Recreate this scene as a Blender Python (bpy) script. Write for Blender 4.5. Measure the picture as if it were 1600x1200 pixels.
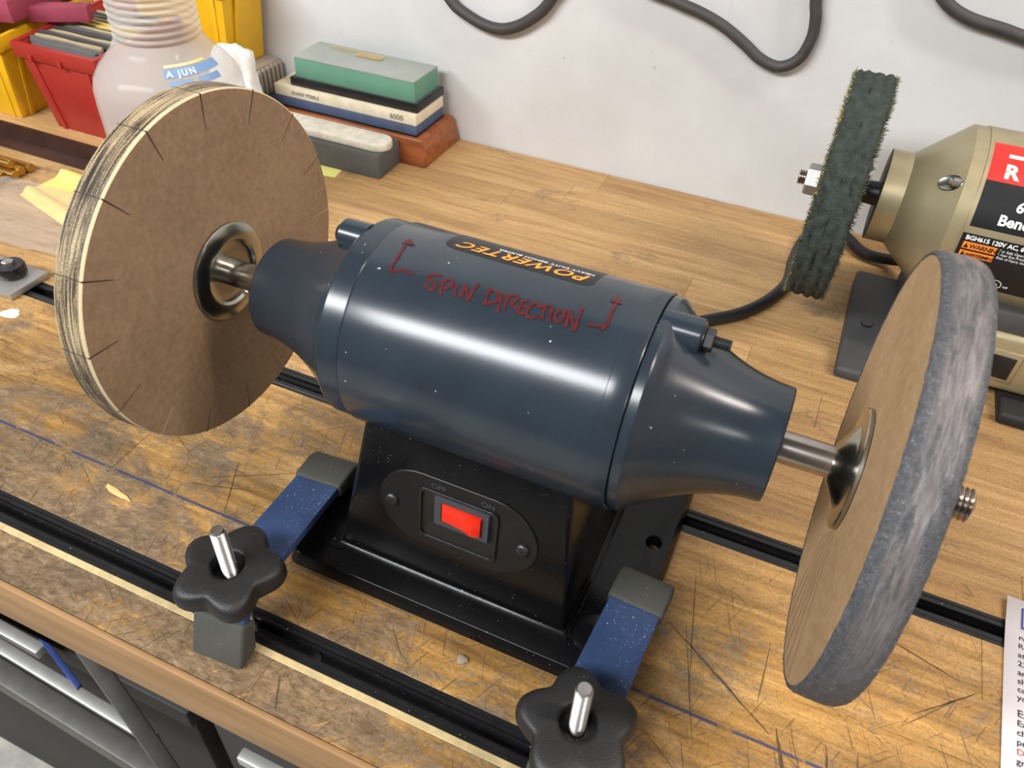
import bpy, bmesh, math, random
from mathutils import Vector, Matrix, noise as mnoise
random.seed(7)
PI = math.pi
for o in list(bpy.data.objects):
    bpy.data.objects.remove(o)
scene = bpy.context.scene
COL = scene.collection

# ---------------------------------------------------------------- camera
cam_data = bpy.data.cameras.new('camera')
cam = bpy.data.objects.new('camera', cam_data)
COL.objects.link(cam)
right = Vector((0.91307732, 0.40570326, 0.04116641))
down = Vector((0.29830743, -0.59570042, -0.74575712))
fwd = Vector((-0.27803325, 0.69321416, -0.66494484))
m3 = Matrix((right, -down, -fwd)).transposed()
cam.matrix_world = Matrix.Translation((0.170017, -0.292421, 0.414544)) @ m3.to_4x4()
cam_data.sensor_fit = 'HORIZONTAL'
cam_data.sensor_width = 36.0
cam_data.lens = 36.0 * 1240.77 / 1600.0
cam_data.clip_start = 0.01
cam_data.dof.use_dof = True
cam_data.dof.focus_distance = 0.53
cam_data.dof.aperture_fstop = 18.0
scene.camera = cam

# ---------------------------------------------------------------- world, lamps, exposure
world = bpy.data.worlds.new('workshop_air')
scene.world = world
world.use_nodes = True
bg = world.node_tree.nodes['Background']
bg.inputs[0].default_value = (1.0, 0.97, 0.93, 1)
bg.inputs[1].default_value = 0.13


def strip_light(name, loc, target, sx, sy, power, color):
    d = bpy.data.lights.new(name, 'AREA')
    d.shape = 'RECTANGLE'
    d.size = sx
    d.size_y = sy
    d.energy = power
    d.color = color
    o = bpy.data.objects.new(name, d)
    COL.objects.link(o)
    o.location = loc
    z = (Vector(loc) - Vector(target)).normalized()
    x = Vector((1, 0, 0))
    x = (x - z * x.dot(z)).normalized()
    y = z.cross(x)
    o.rotation_euler = Matrix((x, y, z)).transposed().to_euler()
    return o


strip_light('ceiling_tube_front', (-0.95, -1.36, 1.50), (-0.3, -0.5, 0), 2.1, 0.42, 100, (0.97, 0.985, 1.0))
strip_light('ceiling_tube_side', (1.25, 0.06, 1.50), (0.3, 0.05, 0), 0.9, 0.14, 26, (1.0, 0.90, 0.83))
strip_light('ceiling_tube_far', (1.9, -1.75, 1.50), (0.3, -0.3, 0), 1.2, 0.2, 14, (1.0, 0.97, 0.93))
scene.view_settings.view_transform = 'Standard'
scene.view_settings.look = 'None'
scene.view_settings.gamma = 1.0
scene.view_settings.use_curve_mapping = False
scene.view_settings.exposure = -0.14


# ---------------------------------------------------------------- helpers
def srgb(r, g, b):
    def c(v):
        v /= 255.0
        return v / 12.92 if v <= 0.04045 else ((v + 0.055) / 1.055) ** 2.4
    return (c(r), c(g), c(b), 1.0)


class MB:
    """collects shapes in world coordinates; build() links them as one mesh object"""

    def __init__(self):
        self.v = []
        self.f = []
        self.mi = []
        self.m = 0

    def add(self, verts, faces):
        b = len(self.v)
        self.v += [Vector(p) for p in verts]
        for fc in faces:
            self.f.append([i + b for i in fc])
            self.mi.append(self.m)
        return self

    def box(self, lo, hi, rz=0.0, pivot=None):
        x0, y0, z0 = lo
        x1, y1, z1 = hi
        vs = [Vector(p) for p in ((x0, y0, z0), (x1, y0, z0), (x1, y1, z0), (x0, y1, z0),
                                  (x0, y0, z1), (x1, y0, z1), (x1, y1, z1), (x0, y1, z1))]
        if rz:
            pv = Vector(pivot or ((x0 + x1) / 2, (y0 + y1) / 2, 0))
            R = Matrix.Rotation(rz, 3, 'Z')
            vs = [R @ (p - pv) + pv for p in vs]
        return self.add(vs, [(0, 3, 2, 1), (4, 5, 6, 7), (0, 1, 5, 4), (1, 2, 6, 5), (2, 3, 7, 6), (3, 0, 4, 7)])

    def frustum(self, lo, hi, z0, z1):
        """lo/hi = (x0,x1,y0,y1) rectangles at z0 and z1"""
        a, b, c, d = lo
        e, f, g, h = hi
        return self.add([(a, c, z0), (b, c, z0), (b, d, z0), (a, d, z0), (e, g, z1), (f, g, z1), (f, h, z1), (e, h, z1)],
                        [(0, 3, 2, 1), (4, 5, 6, 7), (0, 1, 5, 4), (1, 2, 6, 5), (2, 3, 7, 6), (3, 0, 4, 7)])

    def lathe(self, prof, c, axis='x', n=64, caps=True, rfun=None):
        """prof = [(position along axis, radius)], c = centre in the other two coordinates"""
        vs, fs = [], []
        for (t, r) in prof:
            for k in range(n):
                a = 2 * PI * k / n
                rr = r if rfun is None else rfun(t, r, a)
                if axis == 'x':
                    vs.append((t, c[0] + rr * math.cos(a), c[1] + rr * math.sin(a)))
                else:
                    vs.append((c[0] + rr * math.cos(a), c[1] + rr * math.sin(a), t))
        for i in range(len(prof) - 1):
            for k in range(n):
                k2 = (k + 1) % n
                fs.append((i * n + k, i * n + k2, (i + 1) * n + k2, (i + 1) * n + k))
        if caps:
            fs.append(tuple(range(n))[::-1])
            fs.append(tuple((len(prof) - 1) * n + k for k in range(n)))
        return self.add(vs, fs)

    def tube(self, pts, r, n=12, caps=True):
        pts = [Vector(p) for p in pts]
        vs, fs = [], []
        up = Vector((0, 0, 1))
        prev = None
        for i, p in enumerate(pts):
            t = (pts[min(i + 1, len(pts) - 1)] - pts[max(i - 1, 0)]).normalized()
            if prev is None:
                a = t.cross(up)
                if a.length < 1e-3:
                    a = t.cross(Vector((0, 1, 0)))
            else:
                a = prev - t * prev.dot(t)
            a.normalize()
            prev = a
            b = t.cross(a)
            rr = r[i] if isinstance(r, (list, tuple)) else r
            for k in range(n):
                g = 2 * PI * k / n
                vs.append(p + a * (rr * math.cos(g)) + b * (rr * math.sin(g)))
        for i in range(len(pts) - 1):
            for k in range(n):
                k2 = (k + 1) % n
                fs.append((i * n + k, i * n + k2, (i + 1) * n + k2, (i + 1) * n + k))
        if caps:
            fs.append(tuple(range(n))[::-1])
            fs.append(tuple((len(pts) - 1) * n + k for k in range(n)))
        return self.add(vs, fs)

    def prism(self, poly, f0, f1):
        """poly = 2D outline, f0/f1 map a 2D point to the two end faces"""
        n = len(poly)
        vs = [f0(p) for p in poly] + [f1(p) for p in poly]
        fs = [tuple(range(n))[::-1], tuple(range(n, 2 * n))]
        for k in range(n):
            fs.append((k, (k + 1) % n, n + (k + 1) % n, n + k))
        return self.add(vs, fs)

    def build(self, name, mats, parent=None, bevel=0.0, seg=2, smooth=35, origin=None, world_loc=None, fix=True):
        if not isinstance(mats, (list, tuple)):
            mats = [mats]
        vs = self.v
        if origin is None:
            lo = Vector([min(p[i] for p in vs) for i in range(3)])
            hi = Vector([max(p[i] for p in vs) for i in range(3)])
            origin = (lo + hi) / 2
            if parent is None:
                origin.z = lo.z
        origin = Vector(origin)
        me = bpy.data.meshes.new(name)
        me.from_pydata([p - origin for p in vs], [], self.f)
        for m in mats:
            me.materials.append(m)
        for p, mi in zip(me.polygons, self.mi):
            p.material_index = mi
        bm = bmesh.new()
        bm.from_mesh(me)
        if fix:
            bmesh.ops.recalc_face_normals(bm, faces=bm.faces)
        if bevel:
            es = [e for e in bm.edges if len(e.link_faces) == 2 and e.calc_face_angle(0) > 0.5]
            bmesh.ops.bevel(bm, geom=es, offset=bevel, segments=seg, affect='EDGES', profile=0.5, clamp_overlap=True)
        bm.to_mesh(me)
        bm.free()
        if smooth:
            for p in me.polygons:
                p.use_smooth = True
            me.set_sharp_from_angle(angle=math.radians(smooth))
        return link(name, me, parent, origin)


WORLD = {}


def link(name, data, parent, origin):
    o = bpy.data.objects.new(name, data)
    COL.objects.link(o)
    origin = Vector(origin)
    WORLD[o.name] = origin
    if parent is not None:
        o.parent = parent
        o.location = origin - WORLD[parent.name]
    else:
        o.location = origin
    return o


def tag(o, label=None, cat=None, group=None, kind=None):
    if label:
        o['label'] = label
    if cat:
        o['category'] = cat
    if group:
        o['group'] = group
    if kind:
        o['kind'] = kind
    return o


def thing(name, loc, label, cat, group=None):
    o = link(name, None, None, loc)
    o.empty_display_size = 0.02
    return tag(o, label, cat, group)


def catmull(pts, sub=6, closed=False):
    pts = [Vector(p) for p in pts]
    out = []
    n = len(pts)
    for i in range(n - 1):
        p0 = pts[max(i - 1, 0)]
        p1 = pts[i]
        p2 = pts[i + 1]
        p3 = pts[min(i + 2, n - 1)]
        for s in range(sub):
            t = s / sub
            out.append(0.5 * ((2 * p1) + (p2 - p0) * t + (2 * p0 - 5 * p1 + 4 * p2 - p3) * t * t + (3 * p1 - p0 - 3 * p2 + p3) * t ** 3))
    out.append(pts[-1])
    return out


def text_geo(s, size, shear=0.0, bold=0.0, spacing=1.0, align='LEFT'):
    cu = bpy.data.curves.new('txt', 'FONT')
    cu.body = s
    cu.size = size
    cu.shear = shear
    cu.offset = bold
    cu.space_character = spacing
    cu.align_x = align
    cu.resolution_u = 3
    ob = bpy.data.objects.new('txt', cu)
    COL.objects.link(ob)
    dg = bpy.context.evaluated_depsgraph_get()
    me = bpy.data.meshes.new_from_object(ob.evaluated_get(dg))
    vs = [(v.co.x, v.co.y) for v in me.vertices]
    fs = [tuple(p.vertices) for p in me.polygons]
    bpy.data.objects.remove(ob)
    bpy.data.curves.remove(cu)
    bpy.data.meshes.remove(me)
    return vs, fs


def add_text(mb, s, size, fmap, **k):
    vs, fs = text_geo(s, size, **k)
    mb.add([fmap(x, y) for x, y in vs], fs)


def rrect(x0, x1, y0, y1, r, n=5):
    out = []
    for (cx, cy, a0) in ((x1 - r, y1 - r, 0), (x0 + r, y1 - r, 90), (x0 + r, y0 + r, 180), (x1 - r, y0 + r, 270)):
        for k in range(n + 1):
            a = math.radians(a0 + 90 * k / n)
            out.append((cx + r * math.cos(a), cy + r * math.sin(a)))
    return out


# ---------------------------------------------------------------- materials
class N:
    """tiny node-graph helper"""

    def __init__(self, name, rough=0.5, metal=0.0, color=(0.5, 0.5, 0.5, 1)):
        self.mat = bpy.data.materials.new(name)
        self.mat.use_nodes = True
        self.t = self.mat.node_tree
        self.b = self.t.nodes['Principled BSDF']
        self.b.inputs['Base Color'].default_value = color
        self.b.inputs['Roughness'].default_value = rough
        self.b.inputs['Metallic'].default_value = metal

    def n(self, typ, **k):
        nd = self.t.nodes.new(typ)
        for a, v in k.items():
            setattr(nd, a, v)
        return nd

    def l(self, a, b):
        self.t.links.new(a, b)

    def sock(self, node, i, v):
        if hasattr(v, 'node'):
            self.l(v, node.inputs[i])
        else:
            node.inputs[i].default_value = v

    def math(self, op, a, b=0.0, c=0.0, clamp=False):
        nd = self.n('ShaderNodeMath', operation=op, use_clamp=clamp)
        self.sock(nd, 0, a)
        self.sock(nd, 1, b)
        self.sock(nd, 2, c)
        return nd.outputs[0]

    def pos(self, world=False):
        if world:
            return self.n('ShaderNodeNewGeometry').outputs['Position']
        return self.n('ShaderNodeTexCoord').outputs['Object']

    def scale(self, vec, s):
        nd = self.n('ShaderNodeVectorMath', operation='MULTIPLY')
        self.l(vec, nd.inputs[0])
        nd.inputs[1].default_value = s
        return nd.outputs[0]

    def sep(self, vec):
        nd = self.n('ShaderNodeSeparateXYZ')
        self.l(vec, nd.inputs[0])
        return nd.outputs

    def comb(self, x, y, z):
        nd = self.n('ShaderNodeCombineXYZ')
        for i, v in enumerate((x, y, z)):
            self.sock(nd, i, v)
        return nd.outputs[0]

    def noise(self, vec, scale=5, detail=4, rough=0.55, dist=0.0):
        nd = self.n('ShaderNodeTexNoise')
        self.l(vec, nd.inputs['Vector'])
        nd.inputs['Scale'].default_value = scale
        nd.inputs['Detail'].default_value = detail
        nd.inputs['Roughness'].default_value = rough
        nd.inputs['Distortion'].default_value = dist
        return nd.outputs['Fac']

    def ramp(self, fac, stops, interp='LINEAR'):
        nd = self.n('ShaderNodeValToRGB')
        nd.color_ramp.interpolation = interp
        e = nd.color_ramp.elements
        while len(e) < len(stops):
            e.new(0.5)
        for k, (p, c) in enumerate(stops):
            e[k].position = p
            e[k].color = c if not isinstance(c, (int, float)) else (c, c, c, 1)
        self.sock(nd, 0, fac)
        return nd.outputs[0]

    def step(self, v, a, b):
        nd = self.n('ShaderNodeMapRange', clamp=True)
        nd.interpolation_type = 'SMOOTHSTEP'
        self.sock(nd, 0, v)
        nd.inputs[1].default_value = a
        nd.inputs[2].default_value = b
        return nd.outputs[0]

    def mix(self, fac, a, b, blend='MIX'):
        nd = self.n('ShaderNodeMix', data_type='RGBA', blend_type=blend)
        self.sock(nd, 0, fac)
        self.sock(nd, 6, a)
        self.sock(nd, 7, b)
        return nd.outputs[2]

    def color(self, v):
        self.sock(self.b, 'Base Color', v) if not hasattr(v, 'node') else self.l(v, self.b.inputs['Base Color'])
        return self

    def rough(self, v):
        self.l(v, self.b.inputs['Roughness'])
        return self

    def bump(self, h, strength=0.3, dist=0.001):
        nd = self.n('ShaderNodeBump')
        nd.inputs['Strength'].default_value = strength
        nd.inputs['Distance'].default_value = dist
        self.l(h, nd.inputs['Height'])
        self.l(nd.outputs[0], self.b.inputs['Normal'])
        return self


def plain(name, col, rough=0.5, metal=0.0, var=0.12, scale=60, bump=0.0, bscale=900, bdist=0.0004, dust=0.0, coat=0.0, spec=None, world=False):
    """plain coloured material with tonal mottling, fine relief and optional dust specks"""
    g = N(name, rough, metal)
    p = g.pos(world)
    a = g.noise(p, scale, 4, 0.6)
    c2 = tuple(max(0, min(1, v * (1 - var))) for v in col[:3]) + (1,)
    c1 = tuple(max(0, min(1, v * (1 + var))) for v in col[:3]) + (1,)
    c = g.ramp(a, [(0.3, c2), (0.7, c1)])
    if dust:
        s = g.noise(p, 1100, 1, 0.4)
        big = g.noise(p, 35, 3, 0.6)
        k = g.math('ADD', s, g.math('MULTIPLY', g.math('SUBTRACT', big, 0.5), 0.22))
        m = g.step(k, 0.80 - dust * 0.1, 0.90 - dust * 0.1)
        c = g.mix(m, c, (0.75, 0.72, 0.66, 1))
    g.color(c)
    if bump:
        g.bump(g.noise(p, bscale, 2, 0.5), bump, bdist)
    if coat:
        g.b.inputs['Coat Weight'].default_value = coat
        g.b.inputs['Coat Roughness'].default_value = 0.08
    if spec is not None:
        g.b.inputs['Specular IOR Level'].default_value = spec
    return g.mat


M = {}


def bench_wood():
    g = N('maple_worktop', 0.5)
    p = g.pos(True)
    x, y, z = g.sep(p)[0], g.sep(p)[1], g.sep(p)[2]
    rnd = g.n('ShaderNodeObjectInfo').outputs['Random']
    off = g.comb(g.math('MULTIPLY', rnd, 7.0), g.math('MULTIPLY', rnd, 3.0), g.math('MULTIPLY', rnd, 5.0))
    add = g.n('ShaderNodeVectorMath', operation='ADD')
    g.l(p, add.inputs[0])
    g.l(off, add.inputs[1])
    pr = add.outputs[0]
    grain = g.noise(g.scale(pr, (9, 150, 150)), 1.0, 6, 0.6, 0.4)
    fine = g.noise(g.scale(pr, (40, 900, 900)), 1.0, 3, 0.6)
    base = g.ramp(grain, [(0.30, srgb(160, 122, 76)), (0.5, srgb(194, 157, 104)), (0.70, srgb(212, 178, 124))])
    base = g.mix(0.25, base, g.ramp(fine, [(0.35, srgb(150, 106, 64)), (0.65, srgb(222, 184, 132))]))
    tone = g.ramp(rnd, [(0.0, (0.66, 0.62, 0.58, 1)), (0.4, (0.84, 0.81, 0.78, 1)), (1.0, (0.94, 0.92, 0.90, 1))])
    base = g.mix(1.0, base, tone, 'MULTIPLY')
    # amber varnish left on the front part of the bench
    front = g.step(y, 0.16, -0.02)
    na = g.noise(pr, 16, 5, 0.65, 0.6)
    amber = g.ramp(grain, [(0.3, srgb(116, 84, 40)), (0.52, srgb(168, 126, 64)), (0.72, srgb(192, 152, 90))])
    base = g.mix(g.math('MULTIPLY', front, g.step(na, 0.30, 0.5)), base, amber)
    # worn, grimy patches: strongest towards the front left
    gx = g.step(x, 0.22, -0.12)
    gy = g.step(y, 0.10, -0.10)
    gyf = g.step(y, -0.085, -0.135)
    wear = g.math('ADD', g.math('MULTIPLY', gy, g.math('ADD', g.math('MULTIPLY', gx, 0.13), 0.05)), g.math('MULTIPLY', gyf, 0.07))
    n1 = g.noise(g.scale(p, (1.0, 1.5, 1.0)), 15, 11, 0.70, 0.7)
    n2 = g.noise(g.scale(p, (1.0, 2.6, 1.0)), 95, 7, 0.75, 0.6)
    k = g.math('ADD', g.math('ADD', n1, g.math('MULTIPLY', g.math('SUBTRACT', n2, 0.5), 0.5)), wear)
    mask = g.step(k, 0.56, 0.70)
    grime = g.ramp(n2, [(0.30, srgb(56, 45, 36)), (0.46, srgb(104, 88, 69)), (0.60, srgb(136, 115, 90)), (0.76, srgb(170, 144, 110))])
    base = g.mix(g.math('MULTIPLY', mask, 0.88), base, grime)
    # open pores, speckle and broad tonal drift
    pore = g.noise(g.scale(pr, (130, 1700, 1)), 1.0, 2, 0.6)
    pm = g.math('MULTIPLY', g.step(pore, 0.58, 0.68), g.math('ADD', g.math('MULTIPLY', front, 0.42), 0.16))
    base = g.mix(pm, base, srgb(74, 52, 30))
    spk = g.noise(p, 520, 4, 0.7)
    base = g.mix(1.0, base, g.ramp(spk, [(0.32, (0.74, 0.72, 0.70, 1)), (0.5, (1, 1, 1, 1)), (0.70, (1.22, 1.20, 1.16, 1))]), 'MULTIPLY')
    dr = g.noise(g.scale(p, (1, 2.2, 1)), 11, 4, 0.6, 0.4)
    base = g.mix(front, base, g.mix(1.0, base, g.ramp(dr, [(0.35, (0.66, 0.66, 0.68, 1)), (0.5, (0.92, 0.92, 0.92, 1)), (0.66, (1.12, 1.10, 1.05, 1))]), 'MULTIPLY'))
    # bright scrapes through the grime
    ca, sa = math.cos(0.75), math.sin(0.75)
    us = g.math('ADD', g.math('MULTIPLY', x, ca), g.math('MULTIPLY', y, sa))
    ws = g.math('ADD', g.math('MULTIPLY', x, -sa), g.math('MULTIPLY', y, ca))
    sc_ = g.noise(g.comb(g.math('MULTIPLY', us, 60), g.math('MULTIPLY', ws, 420), 3.0), 1.0, 5, 0.7)
    base = g.mix(g.math('MULTIPLY', g.math('MULTIPLY', g.step(sc_, 0.61, 0.67), mask), 0.7), base, srgb(198, 142, 70))
    # small dark bruises everywhere
    sp = g.noise(g.scale(p, (0.6, 1.2, 1)), 60, 3, 0.6, 0.6)
    base = g.mix(g.math('MULTIPLY', g.step(sp, 0.69, 0.77), 0.65), base, srgb(92, 68, 46))
    # fine knife scratches
    for ang, sc, lo in ((1.9, 1.0, 0.66), (1.15, 1.0, 0.675), (2.6, 1.2, 0.69), (0.7, 1.1, 0.69)):
        ca, sa = math.cos(ang), math.sin(ang)
        u = g.math('ADD', g.math('MULTIPLY', x, ca), g.math('MULTIPLY', y, sa))
        w = g.math('ADD', g.math('MULTIPLY', x, -sa), g.math('MULTIPLY', y, ca))
        s = g.noise(g.comb(g.math('MULTIPLY', u, 26 * sc), g.math('MULTIPLY', w, 620 * sc), ang), 1.0, 2, 0.5)
        sm = g.math('MULTIPLY', g.step(s, lo, lo + 0.03), g.step(y, 0.16, -0.03))
        base = g.mix(g.math('MULTIPLY', sm, 0.6), base, srgb(70, 52, 34))
    # blue pen line ruled along the bench
    wob = g.math('MULTIPLY', g.math('SUBTRACT', g.noise(p, 14, 2), 0.5), 0.0016)
    dl = g.math('ABSOLUTE', g.math('ADD', g.math('ADD', y, 0.0615), wob))
    brk = g.step(g.noise(g.scale(p, (1, 1, 1)), 45, 3, 0.6), 0.68, 0.60)
    line = g.math('MULTIPLY', g.step(dl, 0.0012, 0.0006), brk)
    base = g.mix(g.math('MULTIPLY', line, 0.85), base, srgb(28, 48, 92))
    g.color(base)
    g.rough(g.ramp(n2, [(0.3, 0.42), (0.7, 0.62)]))
    h = g.math('ADD', g.math('MULTIPLY', fine, 0.4), g.math('MULTIPLY', mask, 0.6))
    g.bump(h, 0.25, 0.0006)
    return g.mat


def wood(name, dark, light, axis_scale=(8, 120, 120), rough=0.45):
    g = N(name, rough)
    p = g.pos()
    a = g.noise(g.scale(p, axis_scale), 1.0, 5, 0.6, 0.5)
    g.color(g.ramp(a, [(0.3, dark), (0.7, light)]))
    g.bump(a, 0.1, 0.0004)
    return g.mat


def wall_paint():
    g = N('white_wall_paint', 0.6)
    p = g.pos(True)
    a = g.noise(p, 5, 5, 0.6)
    c = g.ramp(a, [(0.3, srgb(188, 187, 185)), (0.7, srgb(206, 206, 205))])
    s = g.noise(g.scale(p, (1.0, 1, 0.8)), 75, 3, 0.6, 0.5)
    c = g.mix(g.math('MULTIPLY', g.step(s, 0.72, 0.80), 0.55), c, srgb(120, 116, 110))
    st = g.noise(g.scale(p, (38, 1, 3)), 1.0, 4, 0.65, 0.5)
    c = g.mix(g.math('MULTIPLY', g.step(st, 0.66, 0.80), 0.25), c, srgb(150, 144, 136))
    g.color(c)
    g.bump(g.noise(p, 40, 4, 0.6), 0.15, 0.002)
    return g.mat


def kraft_rim():
    """edge of the stacked paper wheel: fine layers, burnished dark in places, pale at both corners"""
    g = N('burnished_paper_edge', 0.6)
    g.b.inputs['Specular IOR Level'].default_value = 0.25
    p = g.pos()
    x, y, z = g.sep(p)[0], g.sep(p)[1], g.sep(p)[2]
    ang = g.math('ARCTAN2', z, y)
    ca, sa = g.math('COSINE', ang), g.math('SINE', ang)
    lay = g.noise(g.comb(g.math('MULTIPLY', x, 3400), g.math('MULTIPLY', ca, 2.2), g.math('MULTIPLY', sa, 2.2)), 1.0, 3, 0.7)
    lay2 = g.noise(g.comb(g.math('MULTIPLY', x, 800), g.math('MULTIPLY', ca, 3.0), g.math('MULTIPLY', sa, 3.0)), 1.0, 3, 0.6)
    spk = g.noise(p, 1500, 2, 0.6)
    big = g.noise(g.comb(g.math('MULTIPLY', ca, 2), g.math('MULTIPLY', sa, 2), 0.0), 1.0, 2)
    k = g.math('ADD', g.math('MULTIPLY', lay, 0.55), g.math('ADD', g.math('MULTIPLY', lay2, 0.55), g.math('MULTIPLY', spk, 0.25)))
    k = g.math('ADD', k, g.math('MULTIPLY', g.math('SUBTRACT', big, 0.5), 0.5))
    k = g.math('SUBTRACT', k, g.math('MULTIPLY', g.math('SUBTRACT', 0.0, sa), 0.05))
    c = g.ramp(k, [(0.60, srgb(34, 29, 25)), (0.68, srgb(92, 79, 63)), (0.77, srgb(180, 160, 126))])
    e = g.math('MAXIMUM', g.step(x, 0.0062, 0.0084), g.step(x, -0.0078, -0.0086))
    c = g.mix(e, c, srgb(222, 202, 164))
    g.color(c)
    g.bump(lay, 0.3, 0.0004)
    return g.mat


def kraft_face(name, a, b):
    g = N(name, 0.8)
    p = g.pos()
    n1 = g.noise(p, 260, 4, 0.6)
    n2 = g.noise(p, 22, 3, 0.6)
    c = g.ramp(g.math('ADD', g.math('MULTIPLY', n1, 0.6), g.math('MULTIPLY', n2, 0.4)), [(0.36, a), (0.64, b)])
    s = g.noise(p, 330, 2, 0.5)
    c = g.mix(g.math('MULTIPLY', g.step(s, 0.76, 0.80), 0.8), c, srgb(60, 42, 28))
    g.color(c)
    g.bump(n1, 0.25, 0.0004)
    return g.mat


def grit():
    g = N('grey_abrasive_coat', 0.5, 0.25)
    p = g.pos()
    x, y, z = g.sep(p)[0], g.sep(p)[1], g.sep(p)[2]
    ang = g.math('ARCTAN2', z, y)
    ca, sa = g.math('COSINE', ang), g.math('SINE', ang)
    grain = g.noise(p, 1500, 2, 0.7)
    mott = g.noise(p, 420, 3, 0.6)
    c = g.ramp(g.math('ADD', g.math('MULTIPLY', grain, 0.6), g.math('MULTIPLY', mott, 0.4)),
               [(0.38, srgb(60, 61, 63)), (0.56, srgb(84, 85, 88)), (0.65, srgb(112, 113, 117)), (0.70, srgb(220, 220, 222))])  # palest stop paints the grit's sparkle as near-white specks
    # smeared, polished band on the rim; its pinkish highlight is painted into the colour
    wob = g.noise(g.comb(g.math('MULTIPLY', ca, 2.4), g.math('MULTIPLY', sa, 2.4), g.math('MULTIPLY', x, 140)), 1.0, 6, 0.62)
    mid = g.step(g.math('ABSOLUTE', g.math('SUBTRACT', x, 0.001)), 0.0085, 0.0035)
    up = g.step(sa, -0.35, 0.35)
    sm = g.math('MULTIPLY', g.math('MULTIPLY', mid, up), g.step(wob, 0.38, 0.50))
    streak = g.noise(g.comb(g.math('MULTIPLY', x, 900), g.math('MULTIPLY', ca, 8), g.math('MULTIPLY', sa, 8)), 1.0, 3, 0.6)
    c = g.mix(g.math('MULTIPLY', sm, 0.9), c, g.ramp(streak, [(0.3, srgb(82, 77, 77)), (0.7, srgb(132, 125, 124))]))
    g.color(c)
    g.rough(g.math('SUBTRACT', 0.62, g.math('MULTIPLY', sm, 0.24)))
    g.bump(g.math('MULTIPLY', grain, g.math('SUBTRACT', 1.0, g.math('MULTIPLY', sm, 0.8))), 0.6, 0.0012)
    return g.mat


def glass_plastic(name, col, rough=0.1, trans=0.9, alpha=1.0):
    g = N(name, rough, 0.0, col)
    g.b.inputs['Transmission Weight'].default_value = trans
    g.b.inputs['IOR'].default_value = 1.2
    g.b.inputs['Alpha'].default_value = alpha
    p = g.pos()
    g.bump(g.noise(p, 90, 3, 0.6), 0.1, 0.001)
    return g.mat


def motor_paint():
    g = N('slate_blue_enamel', 0.22)
    p = g.pos()
    a = g.noise(p, 30, 3, 0.6)
    c = g.ramp(a, [(0.3, srgb(35, 43, 51)), (0.7, srgb(41, 50, 59))])
    s = g.noise(p, 420, 1, 0.4)
    c = g.mix(g.step(s, 0.80, 0.84), c, (0.6, 0.6, 0.58, 1))
    g.color(c)
    g.bump(g.noise(p, 800, 1, 0.5), 0.05, 0.0002)
    return g.mat


M['bench'] = bench_wood()
M['edge_wood'] = wood('front_edge_wood', srgb(126, 94, 58), srgb(160, 124, 82), (6, 60, 90), 0.6)
M['pale_strip'] = plain('pale_glue_strip', srgb(186, 166, 120), 0.6, var=0.2, scale=120)
M['cherry'] = wood('cherry_wood', srgb(112, 58, 26), srgb(164, 92, 46), (8, 110, 110), 0.35)
M['wall'] = wall_paint()
M['concrete'] = plain('concrete', srgb(176, 172, 164), 0.85, var=0.25, scale=14, bump=0.3, bscale=80, bdist=0.004, world=True)
M['track'] = plain('black_anodised', (0.012, 0.012, 0.013, 1), 0.34, 0.3, var=0.3, dust=0.35, bump=0.08)
M['motor'] = motor_paint()
M['black_paint'] = plain('black_gloss_paint', (0.0045, 0.0045, 0.005, 1), 0.20, var=0.2, dust=0.16, bump=0.12, bscale=700, bdist=0.0003, spec=0.22)
M['plate'] = plain('switch_plate_black', (0.009, 0.009, 0.009, 1), 0.4, var=0.1, bump=0.05, spec=0.3)
M['black_plastic'] = plain('black_plastic', (0.010, 0.010, 0.011, 1), 0.22, var=0.15, spec=0.4)
M['bezel'] = plain('bezel_grey', srgb(58, 61, 66), 0.35, var=0.08)
M['red_switch'] = plain('red_rocker', srgb(226, 42, 18), 0.22, var=0.06)
M['screw'] = plain('dark_screw', srgb(74, 76, 78), 0.4, 0.8, var=0.1)
M['steel'] = plain('turned_steel', srgb(176, 168, 160), 0.24, 1.0, var=0.06, scale=200)
M['zinc'] = plain('zinc_flange', srgb(170, 170, 160), 0.22, 1.0, var=0.06)
M['bolt'] = plain('bright_bolt', srgb(186, 184, 182), 0.32, 1.0, var=0.03)
M['rim'] = kraft_rim()
M['face'] = kraft_face('kraft_board', srgb(130, 105, 79), srgb(153, 126, 97))
M['face2'] = kraft_face('kraft_board_tan', srgb(146, 116, 80), srgb(172, 140, 102))
M['slit_dark'] = plain('slit_dark', srgb(48, 26, 22), 0.8)
M['slit_light'] = plain('slit_pale', srgb(196, 168, 132), 0.8)
M['grit'] = grit()
M['marker'] = plain('dark_red_marker', srgb(78, 13, 14), 0.42, var=0.25, scale=300)
M['label_black'] = plain('label_black', srgb(22, 22, 24), 0.4, var=0.08, spec=0.35)
M['label_orange'] = plain('label_orange', srgb(238, 150, 48), 0.4, var=0.05)
M['label_white'] = plain('label_white', srgb(226, 226, 222), 0.45, var=0.04)
M['label_red'] = plain('label_red', srgb(214, 36, 28), 0.35, var=0.05)
M['warn'] = plain('warn_orange', srgb(240, 128, 36), 0.4, var=0.05)
M['blue'] = plain('blue_anodised', srgb(56, 76, 114), 0.38, 0.35, var=0.12, dust=0.8)
M['rubber'] = plain('grey_rubber', srgb(68, 68, 62), 0.85, var=0.1, bump=0.2, dust=0.3)
M['knob'] = plain('black_knob', srgb(27, 26, 26), 0.5, var=0.12, bump=0.45, bscale=1400, bdist=0.0005, dust=0.2)
M['gold'] = plain('champagne_metal', srgb(168, 156, 124), 0.38, 0.6, var=0.06, bump=0.1, bscale=900)
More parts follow.
